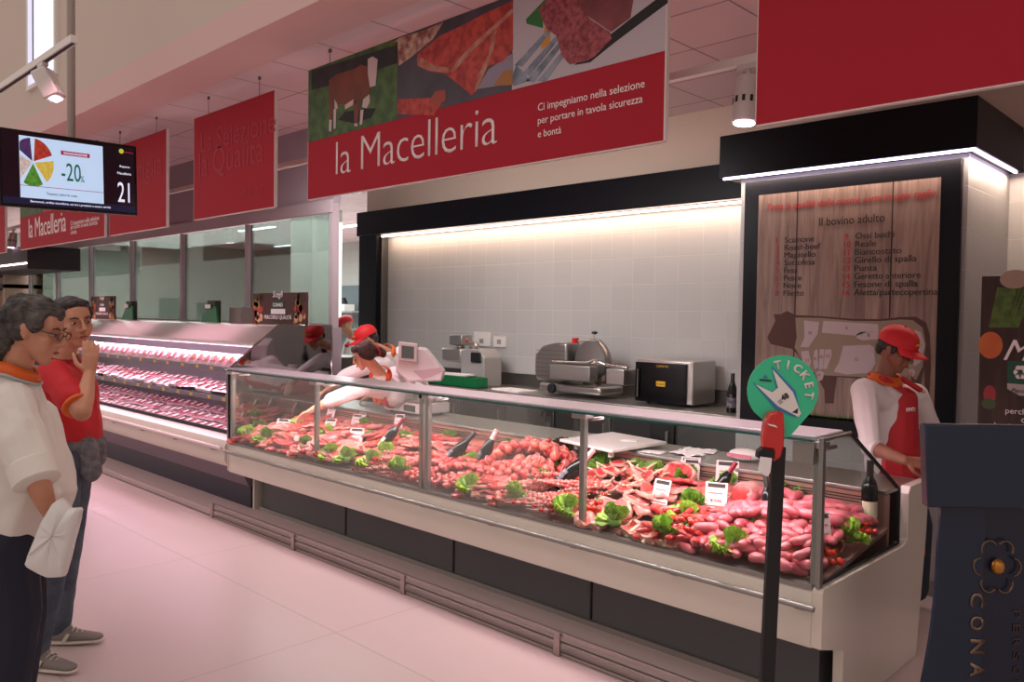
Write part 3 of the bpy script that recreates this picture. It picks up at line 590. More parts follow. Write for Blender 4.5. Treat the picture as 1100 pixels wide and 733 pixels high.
lprism([(.02, 0), (.54, 0), (.54, .03), (.02, .03)], .06, .12, navy).build('foot', le)
inl = mat('polished_inlay', '7d6c5c', .2, .9)
def lpx(px, py, k=.058): 
    d = ray(px, py); n = ly; t = (lp(0, k, 0)-CAM).dot(n)/d.dot(n); return CAM+d*t
mb = MB(); cz, cu = 609, 1071
for k in range(6):
    a0 = math.pi/2+k*math.pi/3; cxp, cyp = cu+17*math.cos(a0+.5), cz-21*math.sin(a0+.5)
    pts = [lpx(cxp+8.5*math.cos(a0+.5+t), cyp-9.5*math.sin(a0+.5+t)) for t in [(-1.45+2.9*j/8) for j in range(9)]]
    mb.tube(pts, .004, inl, 6)
mb.build('flower_emblem', le)
MB().sph(lpx(cu+1, cz), (.024, .024, .03), mat('amber_disc', 'b77a2c', .25, .5), 2).build('flower_centre', le)
for i, ch in enumerate('CONAD'):
    c = lpx(1042, 645+25*i); text(ch, c-lx*.045*0+V((0, 0, 0)), -z0, lx, inl, le, w=.058, h=.055, name='inlay_lettering', align='CENTER', bold=.03)
for i, ch in enumerate('PERSONE'):
    c = lpx(1088, 660+15*i, .073); text(ch, c, -z0, lx, mat('dim_inlay', '5a4a48', .3, .8), le, w=.03, h=.028, name='inlay_lettering', align='CENTER')
# ================================================================ TICKET STAND
tb = D(841, 480, 3.05); ft = V((tb.x+.005, tb.y-.03, 0))
ts = thing('ticket_stand', 'green round TICKET sign and red number dispenser on a black post', 'ticket dispenser', ft)
pole_r = Matrix((lx, ly, z0)).transposed()
MB().prism([ft+lx*u+ly*v for u, v in ((-.062, -.015), (-.012, -.015), (-.012, .02), (-.062, .02))], (tb-ft)+lx*.02, blackm).build('post', ts, .004)
MB().lathe([(.16, 0), (.16, .008), (.03, .016)], ft-lx*.03, blackm, 28).build('base_plate', ts)
dc = D(841, 420, 3.02); rr = .132; gm = mat('mint_green_sign', '38c795', .4)
def dsc(u, v, k=0): return dc+lx*u+z0*v+ly*(-k)
th0 = -.2; pts = []
for i in range(33):
    a = math.radians(-38+(256)*i/32); pts.append(dsc(rr*math.cos(a), rr*math.sin(a)))
pts += [dsc(-.005, -.165), dsc(.015, -.175), dsc(.035, -.165)]
MB().prism(pts, ly*.006, gm).build('sign_disc', ts)
for i, ch in enumerate('TICKET'):
    a = math.radians(103-i*22.5); c = dsc(.098*math.cos(a), .098*math.sin(a), .002); xd = V(lx*math.sin(a)-z0*math.cos(a)); yd = V(lx*math.cos(a)+z0*math.sin(a))
    text(ch, c-yd*.016, xd, yd, white, ts, h=.033, name='ticket_lettering', align='CENTER', bold=.035)
cT = 5.633
def tk(x, y, k): p = D(800+x/cT, 370+y/cT, 3.02); d_ = p-dc; return dsc(d_.dot(lx), d_.z, k)
MB().prism([tk(*p, .002) for p in ((160, 130), (305, 280), (340, 430), (300, 440), (185, 390), (50, 232), (160, 285), (190, 270))], -ly*.001, mat('ticket_blue_edge', '3c78b0', .5)).build('ticket_blue_edge', ts)
MB().prism([tk(*p, .0035) for p in ((165, 150), (290, 290), (340, 420), (325, 440), (200, 375), (60, 240), (165, 290), (200, 262))], -ly*.001, white).build('ticket_drawing', ts)
MB().prism([tk(*p, .005) for p in ((322, 385), (285, 412), (318, 420))], -ly*.0006, ink).build('ticket_hole', ts)
text('48', tk(228, 345, .005), (lx+z0*.62), (z0-lx*.62), ink, ts, h=.022, name='ticket_number', bold=.03); MB().prism([tk(*p, .005) for p in ((195, 345), (215, 330), (232, 350), (212, 365))], -ly*.0006, mat('ticket_grey', 'a9a9a6', .6)).build('ticket_mark', ts)
MB().prism([tk(*p, .003) for p in ((88, 210), (160, 216), (160, 226), (88, 220))], -ly*.0006, ink).build('small_print', ts); MB().prism([tk(*p, .003) for p in ((108, 203), (122, 184), (140, 203))], -ly*.0006, MT['ticket_blue_edge']).build('blue_mark', ts)
bl = lambda x, y, k: D(800+x/cT, 370+y/cT, 2.97-k)
pts = [(130, 470), (150, 420), (200, 405), (240, 415), (245, 520), (240, 620), (220, 690), (180, 715), (170, 640), (115, 635), (115, 560)]
MB().prism([bl(x, y, 0) for x, y in pts], ly*.05, redp).build('dispenser_body', ts, .008)
MB().prism([bl(*p, .012) for p in ((85, 650), (110, 630), (185, 645), (180, 700), (165, 705), (80, 690))], ly*.04, blackm).build('dispenser_mouth', ts, .003)
MB().prism([bl(*p, .03) for p in ((95, 680), (165, 690), (155, 775), (140, 800), (120, 795), (80, 760))], ly*.0015, paper).build('paper_ticket', ts)
MB().prism([bl(*p, .012) for p in ((135, 480), (185, 490), (200, 505), (150, 492))], ly*.002, white).build('dispenser_stripe', ts)
# ================================================================ THINGS ON THE BACK WORKTOP
wz = .94
ov = thing('oven', 'boxy stainless oven with a black glass door and yellow sticker on the worktop', 'oven', (-3.88, 5.95, wz))
MB().box(-4.17, -3.60, 5.86, 6.22, wz+.02, 1.325, steel).build('body', ov, .012)
dr = MB().box(-4.17, -3.66, 5.84, 5.862, wz+.02, 1.30, mat('black_oven_glass', '07070a', .2, spec=.25)).build('door', ov, .003)
MB().box(-3.95, -3.86, 5.837, 5.84, 1.10, 1.145, mat('yellow_sticker', 'd8a81c', .5)).build('yellow_sticker', dr)
text('ATTENZIONE', (-3.945, 5.836, 1.115), XW, ZW, ink, dr, w=.08); text('CARNE PIU', (-3.95, 5.838, 1.265), XW, ZW, MT['yellow_sticker'], dr, w=.12)
for x in (-4.1, -3.7): MB().tube([(x, 5.95, wz), (x, 5.95, wz+.022)], .018, blackm).build('foot', ov)
MB().tube([(-4.13, 5.82, 1.0), (-4.13, 5.82, 1.24)], .008, steel_d).build('door_handle', dr)
sl = thing('meat_slicer', 'large silver meat slicer with a round blade guard on the worktop', 'slicer', (-4.8, 5.9, wz))
RX = Matrix.Rotation(math.radians(90), 3, 'X')
MB().box(-5.2, -4.5, 5.75, 6.1, wz+.03, wz+.10, steel).build('base', sl, .02)
MB().lathe([(.05, .06), (.17, .05), (.19, .02), (.19, -.02), (.17, -.05), (.05, -.06)], (-4.72, 5.93, 1.22), mat('cast_aluminium', '8d8b89', .3, .85), 40, RX).build('blade_guard', sl)
MB().prism([(x, 5.80, z) for x, z in ((-5.28, 1.05), (-5.30, 1.12), (-5.30, 1.27), (-5.22, 1.34), (-5.05, 1.37), (-4.92, 1.37), (-4.92, 1.05))], (0, .22, 0), MT['cast_aluminium']).build('gauge_plate', sl, .02)
mb = MB()
for k in range(7): mb.box(-5.29, -4.93, 5.797, 5.80, 1.09+k*.035, 1.094+k*.035, steel_d)
mb.build('plate_ribs', sl)
MB().box(-5.0, -4.55, 5.66, 5.78, 1.08, 1.20, alu).build('carriage', sl, .008)
MB().tube([(-5.0, 5.7, 1.215), (-4.55, 5.7, 1.225), (-4.2, 5.72, 1.205)], .012, chrome).tube([(-4.62, 5.7, 1.22), (-4.52, 5.68, 1.25), (-4.42, 5.7, 1.22)], .012, chrome).build('carriage_arm', sl)
MB().box(-4.42, -4.24, 5.72, 5.9, 1.07, 1.19, steel).build('food_pusher', sl, .006)
MB().lathe([(.09, 0), (.06, .05), (.05, .1), (.07, .14)], (-4.72, 5.9, wz+.08), MT['cast_aluminium'], 20).build('neck', sl)
MB().lathe([(.04, 0), (.04, .03), (.02, .035)], (-5.03, 5.745, wz+.06), blackm, 18, RX).build('dial', sl)
kb = MB().tube([(-4.7, 5.92, 1.40), (-4.7, 5.92, 1.45)], .006, steel).lathe([(.01, 0), (.03, .008), (.025, .02), (.005, .025)], (-4.7, 5.92, 1.445), blackm, 14).build('top_knob', sl)
MB().box(-4.9, -4.86, 5.85, 5.9, 1.37, 1.41, redp).tube([(-4.88, 5.88, 1.385), (-4.62, 5.9, 1.40)], .007, steel).build('sharpener', sl)
tn_ = thing('meat_tenderizer', 'grey box-shaped mincing machine with a red knob, beside the wall sockets', 'mincer', (-6.35, 5.95, wz))
MB().prism([(x, 5.82, z) for x, z in ((-6.42, wz), (-6.42, 1.3), (-6.36, 1.33), (-6.14, 1.33), (-6.06, 1.25), (-6.06, wz))], (0, .26, 0), mat('light_grey_casing', 'a6a3a1', .4, .3)).build('body', tn_, .01)
MB().box(-6.25, -6.10, 5.80, 5.82, 1.19, 1.30, blackm).build('control_window', tn_, .01)
MB().box(-6.74, -6.42, 5.82, 6.04, 1.18, 1.33, steel).build('side_hopper', tn_, .02); MB().box(-6.66, -6.46, 5.86, 6.02, 1.36, 1.47, alu).tube([(-6.56, 5.94, 1.33), (-6.56, 5.94, 1.36)], .05, steel).build('upper_head', tn_, .01)
MB().lathe([(.05, 0), (.06, .03), (.03, .07)], (-6.32, 5.92, 1.33), steel, 18).sph((-6.37, 5.86, 1.42), .02, redp).tube([(-6.32, 5.9, 1.38), (-6.37, 5.86, 1.42)], .006, steel).build('red_knob', tn_)
for x, l in ((-6.58, 'left'), (-6.30, 'right')):
    sk = thing('wall_socket', 'white wall socket on the grey tiles, %s one of the two' % l, 'socket', (x, 6.29, 1.40))
    w2 = .13 if l == 'left' else .09
    MB().box(x-w2, x+w2, 6.275, 6.30, 1.34, 1.50 if l == 'left' else 1.46, wplast).build('plate', sk, .004); MB().box(x-.03, x+.03, 6.27, 6.276, 1.375, 1.425, mat('socket_face', '8f8a88', .5)).build('insert', sk)
gb = thing('green_crate', 'dark green plastic tray holding white papers on the worktop', 'crate', (-6.5, 5.8, wz))
mb = MB().box(-6.86, -5.97, 5.63, 5.79, wz, wz+.015, green).box(-6.86, -5.97, 5.63, 5.65, wz, 1.05, green).box(-6.86, -5.97, 5.77, 5.79, wz, 1.05, green).box(-6.86, -6.84, 5.65, 5.77, wz, 1.05, green).box(-5.99, -5.97, 5.65, 5.77, wz, 1.05, green); mb.build('tray', gb, .004)
tag(MB().obox((-6.45, 5.71, 1.062), (.55, .15, .02), Matrix.Rotation(.1, 3, 'Z'), paper).build('paper_stack', None, .003), 'white paper sheets lying on top of the green crate', 'papers')
tag(MB().obox((-5.62, 5.82, .946), (.42, .25, .012), Matrix.Rotation(-.1, 3, 'Z'), paper).build('paper_sheet', None, .002), 'white sheets lying flat on the worktop left of the silver slicer', 'papers')
sl.scale = (1.06, 1, 1.16)
# bottles
def bottle_proto(name, body, foil, lab, label, champagne=False, h=.31):
    t = thing(name, label, 'bottle', (0, 0, 0)); k = h/.31; r = (.044 if champagne else .037)
    MB().lathe([(r*.9, 0), (r, .008), (r, .15*k if champagne else .185*k), (r*.8, .19*k if champagne else .21*k), (.02 if champagne else .0155, .235*k), (.0145, .25*k), (.0145, h)], (0, 0, 0), body, 22).build('glass_body', t)
    MB().lathe([(.021 if champagne else .0158, .232*k), (.0165, .25*k), (.016, h+.002), (.0, h+.003)], (0, 0, 0), foil, 18).build('foil', t)
    n = 12; b = MB(); rr_ = r+.0008
    vs = [(rr_*math.sin(a), -rr_*math.cos(a), z) for z in (.04*k, .12*k) for a in [(-1.15+2.3*i/n) for i in range(n+1)]]
    b.faces(vs, [(i, i+1, n+2+i, n+1+i) for i in range(n)], lab); b.build('label', t)
    return t
bglass = mat('dark_bottle_glass', '07090a', .18, spec=.35); lab1 = mat('cream_label', 'd6c8ae', .6); lab2 = mat('black_label', '15131c', .4, var='8d8794', vs=60)
foilr = mat('red_foil', '7d1526', .3, .4); foils = mat('rose_white_foil', 'dcb8b4', .35, .2); foilb = mat('black_foil', '1c1616', .35)
bt_ch = bottle_proto('champagne_bottle', bglass, foils, lab2, 'x', True)
bt_bk = bottle_proto('champagne_bottle', bglass, foilb, lab2, 'x', True)
bt_w = bottle_proto('wine_bottle', bglass, foilr, lab1, 'x'); bt_wb = bottle_proto('wine_bottle', bglass, foilb, lab1, 'x')
bt_bk.location = (-3.24, 5.86, wz); bt_bk['label'] = 'dark champagne bottle standing on the worktop next to the column'
# ================================================================ THINGS ON THE LEDGE
cb = thing('cutting_board', 'white plastic cutting board resting on the counter ledge', 'cutting board', (-3.1, 4.1, .87))
MB().prism([(-3.36, 3.90, .888), (-2.87, 3.80, .888), (-2.85, 4.34, .888), (-3.34, 4.42, .888)], (0, 0, .018), wplast).build('board', cb, .004)
for x, y in ((-3.27, 3.97), (-2.95, 3.9), (-3.27, 4.36), (-2.93, 4.28)): MB().tube([(x, y, .87 if y > 4.1 else .845), (x, y, .889)], .018, wplast).build('foot', cb)
tag(MB().obox((-3.02, 4.18, .909), (.1, .07, .004), Matrix.Rotation(.5, 3, 'Z'), paper).build('paper_slip', None), 'small paper slip lying on the white cutting board', 'paper')
for k, (px, py, a, l) in enumerate([(700, 484, .2, 'single white paper sheet on the ledge right of the cutting board'), (738, 487, -.4, 'crumpled white wrapping paper on the ledge, left of the pair'), (752, 484, .3, 'folded white wrapping paper on the ledge, right of the pair')]):
    q = on(2, .88, px, py); b = MB()
    n = 8; sx, sy = (.16, .1) if k == 0 else (.2, .14); ro = Matrix.Rotation(a, 3, 'Z')
    vs = [q + ro @ V((sx*(i/n-.5), sy*(j/n-.5), 0)) + V((0, 0, -.006 + (.0 if k == 0 else .03*abs(noise.noise(V((i*.9, j*.9, k*5))))))) for j in range(n+1) for i in range(n+1)]
    b.faces(vs, [(j*(n+1)+i, j*(n+1)+i+1, (j+1)*(n+1)+i+1, (j+1)*(n+1)+i) for i in range(n) for j in range(n)], paper); o = b.build('wrapping_paper', None); m = o.modifiers.new('s', 'SOLIDIFY'); m.thickness = .002
    tag(o, l, 'paper')
q = on(2, .87, 800, 495)
pk = thing('pink_bag', 'puffy white and pink paper pack lying on the ledge behind the price cards', 'packet', (q.x, q.y, .87))
MB().sph((q.x, q.y, .905), (.095, .07, .035), wplast, 3).build('bag_body', pk); MB().box(q.x-.075, q.x+.075, q.y-.073, q.y-.066, .895, .915, mat('pink_print', 'c96a80', .5)).build('pink_band', pk)
# scale
sc = thing('weighing_scale', 'pale grey weighing scale with a screen on a column beside the woman', 'scale', (-5.3, 4.3, .87))
scm = mat('pale_pink_grey_plastic', 'cfc2c4', .35)
MB().box(-5.50, -5.0, 4.12, 4.42, .885, .97, scm).build('base', sc, .01); MB().box(-5.46, -5.04, 4.12, 4.40, .975, .985, steel).build('weighing_plate', sc)
for x in (-5.44, -5.06):
    for y in (4.16, 4.38): MB().tube([(x, y, .87), (x, y, .886)], .015, blackm).build('foot', sc)
MB().box(-5.22, -5.08, 4.112, 4.12, .90, .95, mat('lcd_dark', '3c4a45', .2)).build('display_strip', sc)
MB().tube([(-5.45, 4.36, .95), (-5.45, 4.36, 1.16)], .045, scm, 18).build('column', sc)
hd = D(452, 392, 6.55)
hx, hy = lx, ly
def hp(u, v, z): return hd+hx*u+hy*v+z0*z
MB().prism([hp(-.19, -.02, .08), hp(-.02, -.02, .14), hp(.04, -.02, .13), hp(.19, -.02, -.05), hp(.17, -.02, -.13), hp(-.1, -.02, -.14), hp(-.20, -.02, -.06)], hy*.17, scm).build('head_unit', sc, .015)
q = D(438, 378, 6.5)
MB().prism([q+hx*u+z0*v for u, v in ((-.075, -.07), (.075, -.085), (.075, .065), (-.075, .08))], hy*.03, scm).build('screen_housing', sc, .006)
MB().prism([q+hx*u+z0*v-hy*.003 for u, v in ((-.05, -.05), (.05, -.058), (.05, .04), (-.05, .05))], hy*.003, mat('lcd_green_grey', '59635f', .25)).build('screen', sc)
MB().prism([hp(-.06, -.024, -.05), hp(.16, -.024, -.02), hp(.18, -.024, -.05), hp(.02, -.024, -.12)], hy*.004, mat('keypad_pink', 'b89aa0', .4)).build('keypad', sc)
# ================================================================ MEAT
SL = math.atan(.13)
pinkm = mat('pink_sausage_skin', 'be4e5c', .38, var='cc6f76', vs=26, coat=.12, sss=.1)
redm = mat('red_lean_meat', 'ac262c', .38, var='c24540', vs=34, coat=.12, sss=.1)
paleM = mat('pale_veal', 'c96a66', .4, var='b84e50', vs=26, coat=.12, sss=.1)
salm = mat('salmon_meat', 'c8463c', .4, var='d0705f', vs=30, coat=.12, sss=.1)
fatw = mat('creamy_fat', 'd6a090', .45, var='c97f78', vs=40)
bone = mat('bone', 'd8c4a8', .5)
tomm = mat('tomato_red', 'cc2414', .18, coat=.5); calm = mat('tomato_calyx', '2d5a1c', .6)
letm = mat('lettuce_green', '7fa832', .5, var='b4cf5a', vs=30); letd = mat('dark_lettuce', '4f7d26', .5, var='86aa3e', vs=30)
terra = mat('terracotta_dish', '8f4a34', .5, var='a55c42', vs=10)
radm = mat('dark_red_lettuce', '3a1a1c', .5, var='56402a', vs=30)
def mesh_thing(name, mb, **k):
    o = mb.build(name, None, **k); return o
HID = V((0, 0, -50))
protos = []
def proto(mb, name):
    o = mb.build(name, None); protos.append(o); return o
def inst(p, name, loc, rot, label, cat, group, s=1.0):
    o = p.copy(); o.name = name; C.objects.link(o); o.location = loc; o.rotation_euler = rot; o.scale = (s, s, s) if not isinstance(s, tuple) else s
    o['label'] = label; o['category'] = cat
    if group: o['group'] = group
    return o
def sausage(L, r, bend, m=pinkm, seg=10):
    b = MB(); n = 9; pts = []; rs = []
    for i in range(n):
        t = i/(n-1)*2-1; pts.append((t*L/2, bend*(1-t*t), 0)); rs.append(r*max(.12, (1-abs(t)**5))**.5)
    return b.tube(pts, rs, m, seg)
def disp(b, amp, sc, seed, z=1):
    for v in b.bm.verts: v.co += V((0, 0, z))*amp*noise.noise(v.co*sc+V((seed, seed, 0))) + v.co.normalized()*amp*.6*noise.noise(v.co*sc*1.3+V((0, seed, 5)))
    return b
def slab(rx, ry, th, m, rim, seed, nr=5, ns=20, irr=.18):
    b = MB(); vs = []; 
    def rad(a): return 1+irr*noise.noise(V((math.cos(a)*1.2, math.sin(a)*1.2, seed)))*2
    rings = [(0.0, .5), (.5, .5), (.82, .5), (.97, .42), (1.0, 0), (.97, -.45), (.5, -.5), (0.0, -.5)]
    for rr_, zz in rings:
        for k in range(ns):
            a = 2*math.pi*k/ns; q = rad(a)*rr_; vs.append(V((rx*q*math.cos(a), ry*q*math.sin(a), zz*th)))
    f1, f2 = [], []
    for i in range(len(rings)-1):
        for k in range(ns):
            f = (i*ns+k, i*ns+(k+1) % ns, (i+1)*ns+(k+1) % ns, (i+1)*ns+k); (f2 if 2 <= i <= 4 else f1).append(f)
    v = [b.bm.verts.new(p) for p in vs]
    for fs, mm in ((f1, m), (f2, rim)):
        i_ = b.mi(mm)
        for f in fs: b.bm.faces.new([v[i] for i in f]).material_index = i_
    bmesh.ops.remove_doubles(b.bm, verts=b.bm.verts[:], dist=.0001)
    return disp(b, th*.9, 22, seed)
def blob(r, m, seed, amp=.35, sub=2):
    b = MB().sph((0, 0, 0), r, m, sub); rm = sum(r)/3 if isinstance(r, tuple) else r
    for v in b.bm.verts: v.co *= 1+amp*noise.noise(v.co/rm*1.1+V((seed, 0, 0)))
    return b
def lettuce(seed, m, R_=.07):
    b = MB(); rg = random.Random(seed)
    b.sph((0, 0, R_*.1), (R_*.42, R_*.42, R_*.35), letd if m is letm else m, 2)
    for k in range(64):                      # frilly leaves fanned out from the heart
        az = k*2.399; el = -.25+1.65*((k*.618) % 1); L = R_*rg.uniform(.8, 1.05); wd = L*.42; nu, nv = 4, 9; tw = rg.uniform(-.5, .5)
        ro = Matrix.Rotation(az, 3, 'Z') @ Matrix.Rotation(-el, 3, 'Y') @ Matrix.Rotation(tw, 3, 'X'); vs = []
        for j in range(nu):
            t = j/(nu-1)
            for i in range(nv):
                s_ = i/(nv-1)*2-1; ruf = .30*wd*t**2*math.sin(i*2.2+k)
                vs.append(ro @ V((t*L*(1-.22*s_*s_) + .08*L*t*math.cos(i*2.7+k), s_*wd*(.3+.7*t), ruf + .2*L*t*t - .25*wd*s_*s_*t)) + V((0, 0, R_*.1)))
        b.faces(vs, [(j*nv+i, j*nv+i+1, (j+1)*nv+i+1, (j+1)*nv+i) for j in range(nu-1) for i in range(nv-1)], m)
    return b
saus = [proto(sausage(.108, .0215, c), 'sausage') for c in (.0, .015, .026)]
thin = [proto(sausage(.12, .012, c, redm, 8), 'thin_sausage') for c in (0, .015)]
slices = [proto(slab(.065, .048, .014, m, rim, s), 'meat_slice') for s, (m, rim) in enumerate(((redm, paleM), (paleM, fatw), (salm, fatw), (salm, redm), (paleM, paleM)))]
steaks = [proto(slab(.10, .085, .032, salm, fatw, 11, ns=28), 'steak'), proto(slab(.095, .075, .03, redm, fatw, 14, ns=28), 'steak'), proto(slab(.12, .08, .026, paleM, fatw, 17, ns=28), 'steak')]
chunks = [proto(blob((.024, .02, .018), m, s), 'meat_chunk') for s, m in enumerate((redm, salm, paleM))]
def parcel(seed, m):
    b = blob((.034, .03, .03), m, seed, .15, 2); b.tube([(.036*math.cos(a), 0, .033*math.sin(a)) for a in [6.283*i/14 for i in range(15)]], .0025, fatw, 5); return b
parcels = [proto(parcel(3, paleM), 'meat_parcel'), proto(parcel(5, redm), 'meat_parcel'), proto(parcel(8, salm), 'meat_parcel')]
def skewer(seed, m):
    b = MB().tube([(-.13, 0, 0), (.11, 0, 0)], .002, bone, 5); rg = random.Random(seed)
    for k in range(8): b.sph((-.085+k*.024, 0, 0), (.0125, .013, .012), (m, fatw, m, salm)[k % 4], 1, Matrix.Rotation(rg.uniform(-.4, .4), 3, 'Z'))
    return b
skews = [proto(skewer(1, redm), 'meat_skewer'), proto(skewer(2, paleM), 'meat_skewer')]
def chop(seed):
    b = slab(.045, .035, .018, redm, fatw, seed, ns=16); b.tube([(.02, 0, 0), (.07, .01, 0), (.12, .004, .004)], [.008, .006, .005], bone, 8); return b
chops = [proto(chop(21), 'rib_chop'), proto(chop(24), 'rib_chop')]
toms = proto(MB().sph((0, 0, 0), (.017, .017, .015), tomm, 2).lathe([(.006, .013), (.008, .016), (.001, .018)], (0, 0, 0), calm, 6), 'cherry_tomato')
lets = [proto(lettuce(s, m), 'lettuce') for s, m in enumerate((letm, letd, letm, letd))]
rads = proto(lettuce(9, radm, .12), 'red_lettuce')
def dpt(x, y, dz=0): return V((x, y, deckz(y)+dz))
def pile(pr, name, n, xr, yr, h, label, cat, group, tilt=.25, lay=1, base=.042, yaw=None, s=(.9, 1.15)):
    cx, cy = (xr[0]+xr[1])/2, (yr[0]+yr[1])/2
    front = 0 if yr[0] > 3.3 else int((xr[1]-xr[0])/(.055 if name in ('sausage', 'meat_slice') else .034)); n += front
    for i in range(n):
        # low-discrepancy scatter, heaped to the middle
        u_, v_ = (i*.7548776662) % 1, (i*.5698402910) % 1
        x = xr[0]+(xr[1]-xr[0])*u_; y = yr[0]+(yr[1]-yr[0])*v_
        if i >= n-front: x = xr[0]+(xr[1]-xr[0])*(i-n+front+.5)/front; y = yr[0]+.02+.02*(i % 2)
        e = max(0, 1-max(abs(x-cx)/((xr[1]-xr[0])/2+.02), abs(y-cy)/((yr[1]-yr[0])/2+.02))**3.5)
        z = .012 + (base-.012)*min(1, (y-yr[0])/.14) + h*e*(((i*.618) % 1)*.55+.45)
        rz = R.uniform(-3.14, 3.14) if yaw is None else yaw+R.uniform(-.3, .3)
        inst(pr[i % len(pr)], name, dpt(x, y, z), (SL+R.uniform(-tilt, tilt), R.uniform(-tilt, tilt), rz), label, cat, group, R.uniform(*s))
def dish(px=None, x=None, y=None, r=.15, label='', h=.035, ry=None, m=terra):
    rot = Matrix.Rotation(SL, 3, 'X'); b = MB(); b.lathe([(r*.7, 0), (r*.95, h*.6), (r, h), (r*.96, h), (r*.9, h*.6), (r*.6, .006), (.001, .006)], (0, 0, 0), m, 32)
    o = b.build('dish', None); o.location = dpt(x, y, -.008); o.rotation_euler = (SL, 0, 0); o.scale = (1, (ry or r)/r, 1)
    return tag(o, label, 'dish')
dish(x=-1.66, y=3.52, r=.25, ry=.24, label='wide terracotta dish under the sausages at the right end of the counter')
dish(x=-4.72, y=3.42, r=.17, ry=.14, label='brown terracotta bowl of sliced meat near the second glass post', h=.07)
dish(x=-3.74, y=3.42, r=.2, ry=.15, label='brown dish of diced meat right of the middle double post')
dish(x=-3.34, y=3.38, r=.2, ry=.12, label='flat brown dish in front of the heap of meat parcels')
dish(x=-2.62, y=3.44, r=.21, ry=.17, label='brown dish holding pale steaks and a tomato bunch')
pile(saus, 'sausage', 150, (-2.0, -1.44), (3.235, 3.95), .13, 'thick pink raw sausage in the heap at the right end of the counter', 'sausage', 'sausages heaped at the right end', .2, s=(.95, 1.2))
pile(thin, 'thin_sausage', 50, (-2.25, -1.85), (3.235, 3.56), .08, 'thin red sausage in the heap behind the ticket post', 'sausage', 'thin red sausages by the ticket post', .2, s=(1, 1.3))
pile(slices, 'meat_slice', 34, (-2.55, -1.98), (3.5, 3.95), .08, 'thin cut of raw meat between the price cards left of the ticket sign', 'meat slice', 'meat slices left of the ticket sign', .3, s=(1, 1.4))
pile(chops, 'rib_chop', 44, (-3.0, -2.58), (3.6, 4.0), .10, 'small rib chop with a pale bone in the heap behind the fourth post', 'chop', 'rib chops behind the fourth post', .5)
pile(skews, 'meat_skewer', 78, (-3.18, -2.78), (3.235, 3.68), .09, 'small wooden skewer of diced meat in the pile left of the fourth post', 'skewer', 'meat skewers left of the fourth post', .12, yaw=.55, s=(.95, 1.15))
pile(parcels, 'meat_parcel', 120, (-3.66, -3.18), (3.48, 3.92), .20, 'rolled pink meat parcel in the tall heap at the middle of the counter', 'meat parcel', 'meat parcels heaped in the middle', .5, s=(.85, 1.1))
pile(slices[:3], 'meat_slice', 24, (-3.56, -3.14), (3.235, 3.48), .04, 'flat slice of raw meat on the dish before the parcel heap', 'meat slice', 'meat slices before the parcel heap', .15)
pile(chunks, 'meat_chunk', 110, (-3.93, -3.55), (3.235, 3.6), .09, 'diced meat chunk in the dish right of the double post', 'meat chunk', 'diced meat right of the double post', .5, s=(.9, 1.2))
pile(thin, 'thin_sausage', 52, (-3.98, -3.55), (3.66, 4.0), .07, 'thin pink sausage in the back row between the two dark bottles', 'sausage', 'thin sausages in the back row', .2, yaw=.9)
pile(skews, 'meat_skewer', 36, (-4.55, -4.16), (3.235, 3.55), .06, 'red skewer lying near the front glass left of the double post', 'skewer', 'skewers left of the double post', .1, yaw=.4)
pile(chunks, 'meat_chunk', 80, (-4.2, -3.9), (3.235, 3.56), .08, 'pink meat cube heaped directly behind the double post', 'meat chunk', 'meat cubes behind the double post', .5, s=(1, 1.3))
pile(slices, 'meat_slice', 54, (-4.6, -3.95), (3.5, 3.95), .09, 'slice of raw meat in the spread left of the dark champagne bottle', 'meat slice', 'meat slices left of the champagne bottle', .3, s=(1, 1.3))
pile(slices[2:4], 'meat_slice', 18, (-4.84, -4.6), (3.33, 3.5), .07, 'red slice of meat heaped in the brown bowl', 'meat slice', 'meat slices in the brown bowl', .4)
pile(slices[1:], 'meat_slice', 64, (-5.4, -4.55), (3.42, 3.95), .09, 'pale pink meat slice in the spread around the wine bottle', 'meat slice', 'meat slices around the wine bottle', .3, s=(1.1, 1.5))
pile(slices[1:], 'meat_slice', 36, (-5.4, -4.85), (3.235, 3.5), .07, 'large pale cutlet by the front glass near the first inner post', 'meat slice', 'cutlets by the first inner post', .3, s=(1.2, 1.6))
pile(slices, 'meat_slice', 84, (-6.3, -5.35), (3.235, 3.95), .08, 'red meat slice in the spread at the left end of the counter', 'meat slice', 'meat slices at the left end', .3, s=(1.1, 1.5))
pile(slices[:2], 'meat_slice', 16, (-4.25, -3.6), (3.9, 4.0), .03, 'dark pink meat slice along the back of the counter by the bottles', 'meat slice', 'meat slices along the back', .3, s=(1, 1.2))
# single large cuts
def put(p, name, px, py, dz, rot, label, cat, s=1.0): q = deckp(px, py); return inst(p, name, q+V((0, 0, dz)), rot, label, cat, None, s)
put(steaks[0], 'steak', 677, 531, .07, (1.15, 0, -.5), 'large round pink steak standing up left of the leaning price card', 'steak', 1.05)
put(steaks[1], 'steak', 730, 530, .10, (1.0, .1, -.2), 'large steak with white rim leaning behind the price card', 'steak', 1.1)
put(steaks[2], 'steak', 655, 556, .045, (.45, 0, .1), 'wide pale steak lying beside the tomato bunch near the fourth post', 'steak', 1.1)
put(steaks[0], 'steak', 630, 568, .03, (.3, 0, .8), 'pink steak lying in the brown dish against the fourth post', 'steak', .9)
put(steaks[1], 'steak', 762, 536, .05, (.5, 0, .3), 'dark red steak on a green leaf right of the large leaning steak', 'steak', .95)
put(steaks[2], 'steak', 703, 552, .03, (.4, .1, 1.2), 'pale flat cut lying under the tilted price card', 'steak', 1.0)
put(steaks[2], 'steak', 655, 512, .05, (.6, 0, -.2), 'pale steak at the back of the deck below the cutting board', 'steak', .9)
